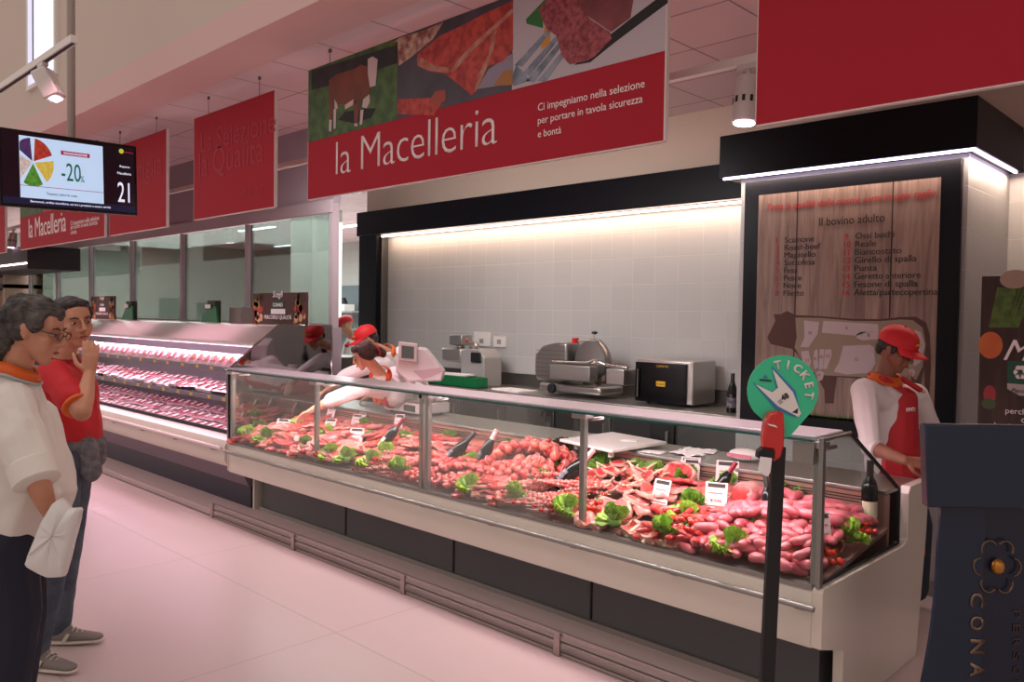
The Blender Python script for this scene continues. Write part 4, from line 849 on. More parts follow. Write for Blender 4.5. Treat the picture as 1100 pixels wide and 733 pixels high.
def ribslab(seed, label, px, py, rz, s=1):
    t = thing('rib_slab', label, 'ribs', deckp(px, py)+V((0, 0, .02)))
    L = t.location.copy(); b = slab(.15, .055, .05, salm, fatw, seed, ns=30, irr=.08)
    o = b.build('meat', None); o.parent = t
    for i in range(4):
        b = MB().tube([(-.11+i*.065, -.06, .0), (-.11+i*.065, -.02, .014), (-.11+i*.065, .045, .018)], [.013, .011, .008], bone if i % 2 else fatw, 8); o = b.build('rib_bone', None); o.parent = t
    t.rotation_euler = (SL+.25, 0, rz); t.scale = (s, s, s); return t
ribslab(31, 'slab of ribs with cut bone ends at the front glass, left of the two', 680, 582, -.25, .95); ribslab(35, 'slab of ribs with cut bone ends at the front glass, right of the two', 718, 590, .35, .8)
rs = thing('meat_roast', 'thick rolled pink roast with a cut face next to the ticket post', 'roast', deckp(806, 552)+V((0, 0, .075)))
b = MB().lathe([(.001, -.11), (.055, -.105), (.078, -.085), (.08, 0), (.078, .09), (.06, .115), (.001, .12)], (0, 0, 0), mat('roast_outside', 'b8686a', .4, var='cf908a', vs=20), 26)
for v in b.bm.verts: v.co *= 1+.08*noise.noise(v.co*14)
o = b.build('roast_body', None); o.parent = rs
b = MB().lathe([(.001, .121), (.05, .119), (.062, .114)], (0, 0, 0), redm, 24); o = b.build('cut_face', None); o.parent = rs
rs.location.z += .02; rs.rotation_euler = (math.radians(80), 0, math.radians(6)); rs.scale = (.9, .9, 1)
put(steaks[0], 'meat_cut', 812, 562, .05, (.9, 0, -.6), 'pink cut of meat lying in front of the rolled roast', 'meat', .8)
# lettuce tufts
LT = [(502, 530, 0, 'in front of the diced meat dish'), (547, 543, 2, 'before the flat brown dish'), (602, 557, 0, 'at the front glass left of the fourth post'), (507, 507, 1, 'between the diced meat and the champagne bottle'), (581, 521, 2, 'beside the foil-topped bottle by the fourth post'), (605, 509, 1, 'behind the foil-topped bottle by the fourth post'),
      (550, 489, 1, 'at the back above the parcel heap'), (482, 478, 3, 'at the back just right of the double post'), (353, 473, 2, 'left of the price card near the woman\'s hand'), (396, 479, 3, 'left of the red-topped wine bottle'), (389, 506, 0, 'in front of the brown bowl'), (367, 499, 2, 'left of the brown bowl'),
      (346, 496, 0, 'at the foot of the first inner post'), (424, 513, 0, 'left of the front glass double post'), (414, 494, 2, 'right of the wine bottle'), (434, 481, 3, 'behind the double post at mid depth'), (390, 463, 3, 'at the back behind the price cards'), (262, 472, 2, 'in the left front corner of the counter'), (281, 477, 3, 'second from the left corner at the front glass'),
      (328, 485, 3, 'left of the first inner post'), (319, 464, 2, 'under the woman\'s reaching hand'), (278, 463, 1, 'at the left end behind the corner tuft'), (650, 572, 0, 'right at the foot of the fourth post'), (713, 580, 2, 'between the two rib slabs and the tomatoes'), (735, 566, 0, 'above the tomato bunch before the price card'), (742, 554, 1, 'between the two price cards at mid depth'),
      (655, 505, 3, 'at the back just right of the fourth post'), (692, 511, 3, 'at the back below the cutting board corner'), (712, 513, 1, 'at the back behind the leaning steaks'), (740, 524, 3, 'small one at the back left of the twin cards'), (782, 599, 0, 'at the front glass left of the ticket post'), (804, 575, 2, 'beside the tomatoes left of the ticket post'),
      (858, 534, 1, 'at the back right of the ticket post'), (792, 526, 3, 'at the back behind the roast'), (916, 586, 0, 'at the end glass beside the leaning bottle'), (745, 552, 1, 'left of the middle price card')]
for i, (px, py, k, l) in enumerate(LT):
    q = deckp(px, py+4); d_ = (q-CAM).length
    s_ = 1.28 + R.uniform(-.12, .15)
    inst(lets[k], 'lettuce', q+V((0, 0, .045)), (R.uniform(-.2, .2), R.uniform(-.2, .2), R.uniform(0, 6)), 'ruffled green lettuce tuft %s' % l, 'lettuce', None, s_)
inst(rads, 'red_lettuce', deckp(600, 507)+V((0, .05, .08)), (.3, 0, 1), 'dark red-brown lettuce head at the back left of the cutting board', 'lettuce', None, 1.0)
inst(rads, 'red_lettuce', deckp(843, 548)+V((0, .0, .06)), (.3, 0, 2), 'small dark radicchio leaf cluster behind the ticket post', 'lettuce', None, .5)
def toms_at(px, py, n, r, dz, label, grp):
    q = deckp(px, py)
    for i in range(n):
        a = i*2.4; rr_ = r*math.sqrt((i+.5)/n)
        inst(toms, 'cherry_tomato', V((q.x+rr_*math.cos(a), q.y+rr_*.7*math.sin(a), q.z+dz+(.03 if i % 3 == 0 else 0))), (R.uniform(-.6, .6), R.uniform(-.6, .6), a), label, 'tomato', grp, R.uniform(.9, 1.2))
toms_at(639, 560, 8, .05, .07, 'cherry tomato in the bunch on the pale steak by the fourth post', 'tomatoes by the fourth post')
toms_at(740, 588, 10, .06, .09, 'cherry tomato in the bunch at the front left of the ticket post', 'tomatoes left of the ticket post')
toms_at(808, 590, 9, .05, .08, 'small tomato among sausages just left of the ticket post', 'tomatoes touching the ticket post')
toms_at(902, 612, 10, .06, .03, 'cherry tomato beside the leaning bottle at the end glass', 'tomatoes at the end glass front')
toms_at(944, 582, 10, .06, .04, 'cherry tomato at the far end of the sausages by the end glass', 'tomatoes at the end glass back')
toms_at(528, 485, 3, .05, .05, 'small tomato at the back right of the dark champagne bottle', 'tomatoes at the back of the deck')
toms_at(389, 512, 4, .03, .07, 'tomato piece on the lettuce before the brown bowl', 'tomatoes before the brown bowl')
toms_at(590, 500, 2, .02, .14, 'tomato resting on the dark red lettuce', 'tomatoes on the red lettuce')
toms_at(293, 482, 6, .05, .05, 'small tomato at the front glass near the left end', 'tomatoes at the left end')
# bottles laid in the meat
def lean(p, px, py, dz, ax, rz, label, s=.95): return dup(p, deckp(px, py)+V((0, 0, dz)), (ax, 0, rz), label, None, s)
lean(bt_bk, 478, 505, .04, -.75, -.95, 'dark champagne bottle leaning in the meat right of the double post')
lean(bt_ch, 513, 509, .04, -.45, -.9, 'champagne bottle with pale foil leaning left of the parcel heap', .9)
bt_ch.location = deckp(598, 532)+V((0, 0, .045)); bt_ch.rotation_euler = (-.75, 0, -.95); bt_ch['label'] = 'champagne bottle with pale pink foil leaning against the fourth post'
bt_w.location = deckp(406, 494)+V((0, 0, .06)); bt_w.rotation_euler = (-.65, 0, -.75); bt_w.scale = (.95,)*3; bt_w['label'] = 'red-topped wine bottle with a cream label leaning left of the double post'
lean(bt_w, 762, 552, .06, -.55, -.9, 'red-topped wine bottle half hidden behind a price card left of the ticket post', .8)
bt_wb.location = V((-1.46, 3.97, deckz(3.97)+.005)); bt_wb.scale = (1.0,)*3; bt_wb.rotation_euler = (0, 0, .5); bt_wb['label'] = 'dark wine bottle with a cream label standing at the end glass corner'
lean(bt_wb, 889, 622, .03, .35, .55, 'dark wine bottle with a cream label leaning by the front corner post', .7)
lean(bt_wb, 826, 575, .06, -.3, .8, 'small dark bottle with a cream label mostly hidden by the ticket post', .7)
# price cards
def price_card(px, py, w_, h_, ang, rz, label, dz=.12):
    q = deckp(px, py+10); q.z = q.z+dz-.05; t = thing('price_card', label, 'price card', q)
    ro = Matrix.Rotation(rz, 3, 'Z') @ Matrix.Rotation(-ang, 3, 'X')
    def cp(u, v, k=0): return q + ro @ V((u, -k, v))
    MB().prism([cp(-w_/2, 0), cp(w_/2, 0), cp(w_/2, h_), cp(-w_/2, h_)], ro @ V((0, .0015, 0)), mat('rosy_card', 'dfc6c6', .6)).build('card', t)
    MB().prism([cp(-w_*.40, h_*.80, .001), cp(w_*.40, h_*.80, .001), cp(w_*.40, h_*.95, .001), cp(-w_*.40, h_*.95, .001)], ro @ V((0, .0008, 0)), ink).build('dark_header', t)
    MB().prism([cp(-w_*.42, h_*.06, .001), cp(w_*.42, h_*.06, .001), cp(w_*.42, h_*.1, .001), cp(-w_*.42, h_*.1, .001)], ro @ V((0, .0008, 0)), inkred).build('red_line', t)
    MB().prism([cp(-w_*.35, h_*.55, .001), cp(w_*.3, h_*.55, .001), cp(w_*.3, h_*.6, .001), cp(-w_*.35, h_*.6, .001)], ro @ V((0, .0008, 0)), mat('rose_print', 'b66a72', .6)).build('print_line', t)
    text('€ 9,90', cp(0, h_*.22, .0015), ro @ V((1, 0, 0)), ro @ V((0, 0, 1)), mat('rose_print2', '8f5058', .6), t, w=w_*.5, align='CENTER')
    MB().tube([cp(0, .01, -.003), cp(0, -.06, -.003)], .003, steel, 6).build('pin', t); return t
YR = math.radians(22)
for px, py, w_, h_, a, rz, l in [(302, 462, .13, .10, .35, YR, 'white price card at the left end, nearest the mirror'), (322, 462, .10, .06, 1.0, .5, 'white price card lying under the woman\'s hand'), (333, 474, .10, .05, 1.1, .6, 'small white price card lying just below the woman\'s hand'),
    (355, 447, .08, .09, .45, YR, 'small price card at the back near the woman\'s forearm'), (371, 443, .08, .11, .45, YR, 'price card with a red edge at the back beside the forearm card'), (353, 462, .10, .10, .4, YR, 'price card with an orange mark right of the first inner post'), (381, 458, .09, .11, .45, YR, 'white price card left in the back pair above the lettuce'), (392, 452, .07, .09, .45, YR, 'grey price card right in the back pair above the lettuce'),
    (406, 463, .16, .05, 1.0, .3, 'wide flat price card tilted at the back left of the double post'), (381, 477, .12, .12, .3, YR, 'large white price card with dark header before the wine bottle'), (426, 463, .08, .14, .4, YR, 'tall price card at the back near the double post'), (614, 505, .06, .05, .5, YR, 'small price card at the back by the fourth post'),
    (707, 546, .10, .13, .35, .0, 'tilted price card in front of the large leaning steak'), (754, 512, .11, .13, .3, YR, 'price card at the back, front one of the overlapping pair'), (764, 508, .09, .12, .3, YR, 'price card at the back, rear one of the overlapping pair'), (768, 551, .11, .13, .3, YR, 'price card standing at mid depth left of the ticket post'), (806, 512, .12, .14, .3, YR, 'price card at the back just left of the red dispenser'),
    (886, 590, .07, .13, .2, 1.0, 'pale price card seen edge on at the front corner post')]:
    price_card(px, py, w_, h_, a, rz, l)
for p in protos: bpy.data.objects.remove(p)
# ================================================================ PACKED MEAT ON THE FRIDGE SHELVES
film = mat('shiny_film_meat', 'd07c90', .15, var='e3b4bf', vs=30, coat=.6); film2 = mat('shiny_film_red', 'b8485a', .15, var='d68a96', vs=30, coat=.6); trayw = mat('white_tray', 'e2d6da', .4); trayb = mat('black_tray', '17151a', .4)
plab = mat('pack_label', 'efe9e6', .5); plab2 = mat('orange_pack_label', 'b5653c', .5, var='8a4a2c', vs=40)
def pack(tm, fm, lm, seed):
    b = MB(); w_, d_ = .085, .062
    b.prism([(-w_, -d_, .03), (w_, -d_, .03), (w_, d_, .03), (-w_, d_, .03)], (0, 0, -.004), tm)
    b.faces([(-w_*.85, -d_*.85, 0), (w_*.85, -d_*.85, 0), (w_*.85, d_*.85, 0), (-w_*.85, d_*.85, 0), (-w_, -d_, .03), (w_, -d_, .03), (w_, d_, .03), (-w_, d_, .03)], [(3, 2, 1, 0), (0, 1, 5, 4), (1, 2, 6, 5), (2, 3, 7, 6), (3, 0, 4, 7)], tm)
    n = 8; vs = [(-w_*.92+w_*1.84*i/n, -d_*.9+d_*1.8*j/n, .032+.014*abs(math.sin(i*.9+seed))*math.sin(math.pi*j/n)*math.sin(math.pi*i/n)+.006*noise.noise(V((i*.8, j*.8, seed)))) for j in range(n+1) for i in range(n+1)]
    b.faces(vs, [(j*(n+1)+i, j*(n+1)+i+1, (j+1)*(n+1)+i+1, (j+1)*(n+1)+i) for i in range(n) for j in range(n)], fm)
    b.box(w_*.15, w_*.75, -d_*.5, d_*.35, .046, .048, lm); return b
packs = [pack(trayw, film, plab, 1), pack(trayw, film2, plab, 2), pack(trayb, film2, plab, 3), pack(trayw, film, plab2, 4)]
packs = [p.build('meat_pack', None) for p in packs]
def pk_(k, x, y, z, rx, rz, label, grp, s=1): return inst(packs[k], 'meat_pack', (x, y, z), (rx, R.uniform(-.05, .05), rz), label, 'meat pack', grp, s)
for i in range(30):
    x = A1-.13-i*.155
    k = 3 if 1 <= i <= 8 else (0, 1)[i % 2]
    pk_(k, x, 3.55, 1.222, .95, R.uniform(-.08, .08), 'orange-labelled meat pack tilted on the top fridge shelf near the mirror' if k == 3 else 'film-wrapped pale meat pack on the top fridge shelf', 'orange-labelled packs on the top shelf' if k == 3 else 'pale packs on the top shelf', 1.12)
    pk_(R.choice((0, 1)), x+.03, 3.72, 1.21, .6, R.uniform(-.1, .1), 'film-wrapped pale meat pack in the rear row of the top fridge shelf', 'rear packs on the top shelf')
    pk_(R.choice((0, 1, 2)), x, 3.52, .915+R.uniform(0, .03), .3, R.uniform(-.15, .15), 'meat pack in the front row of the middle fridge shelf', 'front packs on the middle shelf', 1.05)
    pk_(R.choice((0, 1, 1)), x+.05, 3.68, .94+R.uniform(0, .03), .35, R.uniform(-.15, .15), 'meat pack in the rear row of the middle fridge shelf', 'rear packs on the middle shelf', 1.05)
    pk_(R.choice((0, 1, 0)), x, 3.42, .60+R.uniform(0, .02), .25, R.uniform(-.1, .1), 'meat pack in the front row of the fridge\'s bottom deck', 'front packs on the bottom deck', 1.05)
    pk_(R.choice((0, 1)), x+.06, 3.58, .635+R.uniform(0, .02), .3, R.uniform(-.15, .15), 'meat pack in the middle row of the fridge\'s bottom deck', 'middle packs on the bottom deck', 1.05)
    pk_(R.choice((0, 1)), x+.02, 3.74, .68+R.uniform(0, .02), .35, R.uniform(-.15, .15), 'meat pack in the rear row of the fridge\'s bottom deck', 'rear packs on the bottom deck', 1.05)
for p in packs: bpy.data.objects.remove(p)
# ================================================================ THINGS ON TOP OF THE FRIDGE
by_ = 3.92
def topboard(x0_, x1_, z1_, label):
    t = thing('display_board', label, 'display board', ((x0_+x1_)/2, by_, 1.568)); zz = 1.568; H2 = z1_-zz; W2 = x1_-x0_
    bb = MB().box(x0_, x1_, by_, by_+.02, zz, z1_, mat('dark_red_board', '3a1a18', .5, var='4a2620', vs=4)).build('board', t, .006)
    f = by_-.002; cols = ('b0703f', 'c9a07a', '7d2a22', 'a63a2a', '9a7b3a', '46301f')
    rg = random.Random(int(-x0_*10))
    for side in (0, 1):
        for k in range(6):
            c = cols[k]; b = MB()
            for j in range(4):
                u_ = rg.uniform(.03, .2) if side == 0 else rg.uniform(.8, .97); v_ = .08+k*.15+rg.uniform(-.06, .06); r_ = .035*H2/.3*rg.uniform(.6, 1)
                b.prism([(x0_+W2*u_+r_*math.cos(a), f-.0005*k, zz+H2*v_+r_*1.2*math.sin(a)) for a in [6.283*i/10 for i in range(10)]], (0, .0005, 0), mat('fruit_print_'+c, c, .5))
            b.build('fruit_picture', bb)
    xc = (x0_+x1_)/2
    MB().box(xc-W2*.11, xc+W2*.11, f-.002, f, zz+H2*.52, zz+H2*.74, g1).box(xc-W2*.13, xc+W2*.13, f-.002, f, zz+H2*.34, zz+H2*.50, paper).build('emblem', bb)
    text('Scegli', (xc, f-.003, zz+H2*.80), XW, ZW, whl, bb, w=W2*.19, align='CENTER', shear=.3); text('CONAD', (xc, f-.003, zz+H2*.57), XW, ZW, whl, bb, w=W2*.18, align='CENTER'); text('PERCORSO QUALITÀ', (xc, f-.003, zz+H2*.16), XW, ZW, whl, bb, w=W2*.5, align='CENTER')
topboard(-7.36, -6.36-.02, 1.87, 'dark red board with fruit pictures standing on the fridge near the mirror')
topboard(-11.80, -10.95, 1.87, 'dark red board with fruit pictures on the fridge above the red shirt man')
for x, l in ((-10.42, 'green folding stand with a leaflet on the fridge, left of the two'), (-8.2, 'green folding stand with a leaflet on the fridge, right of the two')):
    t = thing('leaflet_stand', l, 'stand', (x, by_, 1.568))
    MB().prism([(x-.18, by_-.05, 1.57), (x+.20, by_-.05, 1.57), (x+.10, by_-.02, 1.74), (x-.08, by_-.02, 1.74)], (0, .02, 0), green).build('front_plate', t)
    MB().box(x-.09, x+.08, by_-.02, by_+.05, 1.57, 1.80, mat('dark_leaflets', '2c211c', .5)).build('leaflet_block', t)
    MB().box(x-.1, x+.02, by_-.04, by_-.035, 1.72, 1.76, paper).build('paper_tag', t)
bxs = tag(MB().box(-8.0, -7.75, 4.0, 4.2, 1.568, 1.73, mat('grey_carton', '6b655f', .6)).build('box', None, .004), 'small grey box on the fridge top right of the green stand', 'box')
sbp = on(1, 5.2, 352, 348); sx_ = sbp[0]
sb = thing('spray_bottle', 'small dark bottle with a lime cap near the end of the glass wall', 'bottle', (sx_, 5.2, 1.2)); 
MB().lathe([(.04, 0), (.045, .02), (.045, .15), (.02, .2), (.02, .22)], (sx_, 5.2, 1.2), blackm, 16).build('body', sb); MB().lathe([(.028, .22), (.028, .28), (.01, .3)], (sx_, 5.2, 1.2), mat('lime_cap', '9fb52a', .4), 14).build('cap', sb)
cbn = thing('steel_cabinet', 'narrow steel cabinet behind the glass wall carrying the dark bottle', 'cabinet', (sx_, 5.2, 0)); MB().box(sx_-.4, sx_+.4, 5.0, 5.5, 0, 1.2, steel_d).build('body', cbn, .01); MB().box(sx_-.35, sx_+.35, 4.985, 5.0, .1, 1.15, steel).build('door', cbn)
# workroom furniture glimpsed through the glass
wk = thing('work_table', 'steel work table with raised shelf in the room behind the glass', 'table', (-15.5, 8.8, 0))
MB().box(-17.5, -12.2, 8.5, 9.3, .85, .9, steel).build('top', wk)
for x in (-17.4, -12.3):
    for y in (8.55, 9.2): MB().tube([(x, y, 0), (x, y, .86)], .025, steel).build('leg', wk)
hk = thing('wall_rack', 'grey rack with a shelf and small appliance beside the far butcher', 'rack', (-12.3, 11.5, 0))
mb = MB().box(-17.9, -16.2, 11.2, 11.7, 1.72, 1.76, steel).box(-17.9, -16.2, 11.2, 11.7, 1.3, 1.33, steel)
for x in (-17.85, -16.25): mb.box(x-.02, x+.02, 11.2, 11.24, 0, 1.72, steel_d)
mb.build('shelf_frame', hk); MB().box(-17.2, -16.7, 11.3, 11.6, 1.76, 1.92, white).lathe([(.1, 0), (.1, .05), (.05, .16)], (-16.95, 11.45, 1.92), blackm, 14).build('appliance', hk)
MB
tr_ = [('c7c9d6', -12.9), ('c29aa8', -11.5)]
for c, x in tr_:
    t = thing('wire_basket', 'pale wire basket trolley behind the glass, %s one' % ('blue grey' if x < -12 else 'rose'), 'basket', (x, 6.4, 0))
    m_ = mat('basket_'+c, c, .5); mb = MB()
    for k in range(15): u_ = k*.07; mb.tube([(x+u_, 6.4, 1.35), (x+u_, 6.4, 1.80)], .006, m_, 4)
    for k in range(6): mb.tube([(x, 6.4, 1.35+k*.09), (x+.98, 6.4, 1.35+k*.09)], .006, m_, 4)
    mb.build('wire_side', t); MB().box(x, x+.98, 6.42, 6.9, 0, 1.33, steel_d).build('cart', t)
# far department left
sh = thing('shelf_unit', 'beige wall shelving with purple packs at the far left edge', 'shelf', (-19.5, 4.6, 0))
MB().box(-22, -16.3, 4.5, 4.6, 0, 2.4, mat('shelf_beige', 'b49a86', .6)).box(-16.42, -16.3, 4.0, 4.6, 0, 2.4, MT['shelf_beige']).box(-22, -16.3, 4.0, 4.6, 2.05, 2.12, blackm).build('carcass', sh)
for z in (.5, 1.0, 1.45): MB().box(-22, -16.42, 4.05, 4.5, z-.03, z, mat('shelf_rose_edge', 'b06a60', .5)).build('shelf_board', sh)
pm = [mat('purple_pack', '4f3a74', .35, var='b5a5d0', vs=30), mat('violet_pack', '3a2450', .35, var='9c86b8', vs=30)]
for i in range(10):
    x = -21.5+i*.28; o = MB().box(x-.11, x+.11, 4.1, 4.25, 1.452, 1.452+.42, pm[i % 2]).build('shelf_pack', None, .02); tag(o, 'purple pack standing on the far left beige shelf', 'pack', 'purple packs on the far left shelf')
# ambience
wd = bpy.data.worlds.new('world'); bpy.context.scene.world = wd; wd.use_nodes = True
n_ = wd.node_tree.nodes; l_ = wd.node_tree.links; tc_ = n_.new('ShaderNodeTexCoord'); sp_ = n_.new('ShaderNodeSeparateXYZ'); rp = n_.new('ShaderNodeValToRGB')
l_.new(tc_.outputs['Generated'], sp_.inputs[0]); l_.new(sp_.outputs['Z'], rp.inputs['Fac']); e_ = rp.color_ramp.elements
e_[0].position = 0; e_[0].color = (*[x*.55 for x in lin('e2cdc6')], 1); e_[1].position = .7; e_[1].color = (*lin('f2e2da'), 1)
l_.new(rp.outputs['Color'], n_['Background'].inputs[0]); n_['Background'].inputs[1].default_value = .85
vs_ = bpy.context.scene.view_settings; vs_.view_transform = 'Standard'; vs_.look = 'None'; vs_.gamma = 1; vs_.use_curve_mapping = False; vs_.exposure = .3
bpy.context.scene.cycles.use_denoising = True
# ================================================================ PEOPLE
def pm_(n, *a, **k): return mat(n, *a, **k)
skinA = mat('skin_tan', 'c48e72', .5, var='b98266', vs=9, sss=.08); skinB = mat('skin_pale', 'd6a58c', .5, var='cc987f', vs=9, sss=.08); skinC = mat('skin_brown', '8f5c45', .5, var='855240', vs=9, sss=.08)
hairgrey = mat('grey_hair', '171414', .6, var='57524f', vs=16, bump=1, bs=90); hairblk = mat('black_hair', '14100f', .45, var='2a2220', vs=30, bump=.8, bs=90); hairbr = mat('dark_brown_hair', '2a1718', .4, var='4a2a26', vs=24, bump=.8, bs=90)
shirtw = mat('white_cotton', 'dcd8d0', .8, bump=.35, bs=14); shirtk = mat('white_work_shirt', 'e0d6d6', .75, bump=.3, bs=16)
polo = mat('red_polo', 'c01722', .7, bump=.35, bs=16); apron = mat('red_apron', 'b81d28', .6, bump=.2, bs=14); capm = mat('red_cap', 'cc1420', .6)
trous = mat('navy_trousers', '161a2c', .8, bump=.3, bs=12); jeans = mat('blue_jeans', '3b4656', .8, var='58616c', vs=8, bump=.3, bs=14); brownt = mat('brown_trousers', '4a3c30', .8)
orange = mat('orange_neckerchief', 'd8601c', .6); shoeg = mat('grey_suede', '7d7571', .8); shoew = mat('shoe_cream', 'c9c1b2', .7); eyew = mat('eye_white', 'a79b95', .4); eyed = mat('eye_dark', '1c120e', .2); lipm = mat('lip_rose', '96493f', .5)
yel = mat('cap_yellow', 'd8c53a', .5)
def ellv(c, r, rot=None, n=2):
    g = bmesh.new(); bmesh.ops.create_icosphere(g, subdivisions=n, radius=1)
    r = (r, r, r) if not isinstance(r, (tuple, list)) else r; rot = rot or Matrix.Identity(3)
    out = [V(c)+rot@V((v.co.x*r[0], v.co.y*r[1], v.co.z*r[2])) for v in g.verts]; g.free(); return out
def hull(bm, pts):
    v = [bm.verts.new(p) for p in pts]; r = bmesh.ops.convex_hull(bm, input=v)
    bad = {g for g in r['geom_interior'] if isinstance(g, bmesh.types.BMVert)} | {g for g in r['geom_unused'] if isinstance(g, bmesh.types.BMVert)}
    if bad: bmesh.ops.delete(bm, geom=list(bad), context='VERTS')
class BL:
    """overlapping hulls melted into ONE continuous surface"""
    def __init__(s): s.bm = bmesh.new()
    def h(s, *e):                       # hull of ellipsoids (centre, radii[, rot])
        pts = []
        for q in e: pts += ellv(*q)
        hull(s.bm, pts); return s
    def chain(s, pts, rs):
        for i in range(len(pts)-1): s.h((pts[i], rs[i]), (pts[i+1], rs[i+1]))
        return s
    def build(s, name, m, parent, vox=.006, sm=3, wr=0, ws=9, seed=0):
        bmesh.ops.recalc_face_normals(s.bm, faces=s.bm.faces[:])
        me = bpy.data.meshes.new(name); s.bm.to_mesh(me); s.bm.free(); o = bpy.data.objects.new(name, me); C.objects.link(o)
        r = o.modifiers.new('r', 'REMESH'); r.mode = 'VOXEL'; r.voxel_size = vox
        q = o.modifiers.new('s', 'SMOOTH'); q.iterations = sm; q.factor = .5
        bpy.context.view_layer.update(); me2 = bpy.data.meshes.new_from_object(o.evaluated_get(bpy.context.evaluated_depsgraph_get()))
        o.modifiers.clear(); o.data = me2; bpy.data.meshes.remove(me); me2.name = name
        if wr:
            nn = [v.normal.copy() for v in me2.vertices]
            for v, n_ in zip(me2.vertices, nn):
                c = v.co; v.co = c + n_*wr*(noise.noise(V((c.x*ws+seed, c.y*ws, c.z*ws*.8))) + .5*noise.noise(V((c.x*ws*2.3, c.y*ws*2.3+seed, c.z*ws*2))))
        off = worg(parent); me2.transform(Matrix.Translation(-off)); me2.materials.clear(); me2.materials.append(m); me2.shade_smooth(); o.parent = parent; return o
def frame(fwd, upv=(0, 0, 1)):
    y = V(fwd).normalized(); z = V(upv); z = (z-y*z.dot(y)).normalized(); x = y.cross(z); return Matrix((x, y, z)).transposed()   # x right, y forward, z up
def add_head(b, c, M_, s=1.0, neck=None, fem=False):
    def p(x, y, z): return V(c)+M_@V((x*s, y*s, z*s))
    e = lambda x, y, z, rx, ry, rz: (p(x, y, z), (rx*s, ry*s, rz*s), M_)
    b.h(e(0, -.018, .03, .076, .092, .088)); b.h(e(0, -.01, .0, .07, .085, .08), e(0, .035, -.03, .055, .045, .05))
    b.h(e(0, .02, -.045, .055, .05, .035), e(0, .055, -.088, .024 if fem else .028, .022, .02))      # jaw, chin
    b.h(e(0, .06, .035, .052, .022, .022), e(0, .05, .06, .05, .025, .03))                            # brow
    b.h(e(0, .088, .018, .008, .008, .008), e(0, .103, -.018, .012, .012, .010)); b.h(e(-.012, .09, -.024, .009, .01, .008), e(.012, .09, -.024, .009, .01, .008))
    for k in (-1, 1):
        b.h(e(k*.04, .052, -.012, .022, .022, .02), e(k*.03, .05, -.045, .02, .022, .02)); b.h(e(k*.076, -.008, .012, .007, .017, .026), e(k*.073, .0, -.014, .006, .01, .012))
    b.h(e(0, .078, -.047, .022, .012, .008), e(0, .076, -.058, .018, .012, .007))
    if neck is not None: b.h(e(0, -.025, -.06, .05, .052, .03), (V(neck), (.056, .056, .04)))
def face_parts(root, c, M_, s=1.0):
    def p(x, y, z): return V(c)+M_@V((x*s, y*s, z*s))
    for k in (-1, 1):
        e = MB().sph(p(k*.031, .069, .012), (.0125*s, .0115*s, .0058*s), eyew, 2, M_).build('eye', root); MB().sph(p(k*.031, .0785, .012), .0052*s, eyed, 2).build('iris', e)
        MB().tube([p(k*.015, .084, .032), p(k*.032, .082, .037), p(k*.048, .072, .032)], [.003*s, .0038*s, .002*s], hairblk, 6).build('eyebrow', root)
    MB().sph(p(0, .087, -.0525), (.021*s, .0055*s, .0062*s), lipm, 2, M_).build('mouth', root)
def hand(b, w, d, n, s=1.0, curl=.5, spread=.12, side=1):
    """palm + five fingers; w wrist, d direction, n palm normal, side=+1 thumb on d x n side"""
    d = V(d).normalized(); n = V(n); n = (n-d*n.dot(d)).normalized(); x = d.cross(n)*side; w = V(w)
    pc = w + d*.05*s; R3 = Matrix((x, d, n)).transposed()
    b.h((w, (.026*s, .02*s, .02*s), R3), (w+d*.03*s, (.034*s, .03*s, .017*s), R3), (w+d*.085*s, (.040*s, .014*s, .013*s), R3))
    for i, (off, L) in enumerate(((.030, .072), (.0105, .08), (-.0105, .075), (-.031, .058))):
        a = w + d*.088*s + x*off*s; dd = (d + x*off*spread*20*.35).normalized(); seg = [.45, .32, .23]; pts = [a]; rs = [.0098*s]; ang = 0
        for j, f_ in enumerate(seg):
            ang += curl*(.55+.35*j); v_ = dd*math.cos(ang)+n*math.sin(ang); pts.append(pts[-1]+v_*L*f_*s); rs.append((.0092-.0008*(j+1))*s)
        b.chain(pts, rs)
    t = w + d*.025*s + x*.028*s; b.chain([t, t+(x*.8+d*.6+n*.2).normalized()*.035*s, t+(x*.8+d*.6+n*.2).normalized()*.035*s+(x*.3+d+n*.4).normalized()*.03*s, t+(x*.8+d*.6+n*.2).normalized()*.035*s+(x*.3+d+n*.4).normalized()*.055*s], [.014*s, .012*s, .0105*s, .009*s])
def body(root, J, skin, s=1.0, hands=(), vox=.006):
    b = BL(); add_head(b, J['head'], J['HM'], s*J.get('hs', 1), J['neck'], J.get('fem'))
    M_ = J['TM']
    b.h((J['pelvis'], (.155*s, .105*s, .1*s), M_), (J['belly'], (.145*s, .105*s, .1*s), M_)); b.h((J['belly'], (.145*s, .105*s, .1*s), M_), (J['chest'], (.16*s, .115*s, .13*s), M_))
    b.h((J['chest'], (.15*s, .1*s, .1*s), M_), (J['neck'], (.06*s, .06*s, .04*s)))
    for k in 'RL':
        if 'sh'+k in J:
            b.h((J['chest'], (.1*s, .08*s, .08*s), M_), (J['sh'+k], .058*s)); b.chain([J['sh'+k], J['el'+k]], [.052*s, .042*s])
            b.chain([J['el'+k], (J['el'+k]*2+J['wr'+k])/3, J['wr'+k]], [.041*s, .042*s, .026*s])
            if 'hd'+k in J: hand(b, J['wr'+k], J['hd'+k][0], J['hd'+k][1], .95*s, J['hd'+k][2], side=J['hd'+k][3])
        if 'kn'+k in J:
            b.chain([J['hp'+k], J['kn'+k]], [.085*s, .056*s]); b.chain([J['kn'+k], (J['kn'+k]*2+J['an'+k])/3, J['an'+k]], [.055*s, .055*s, .036*s])
    return b.build('body', skin, root, vox)
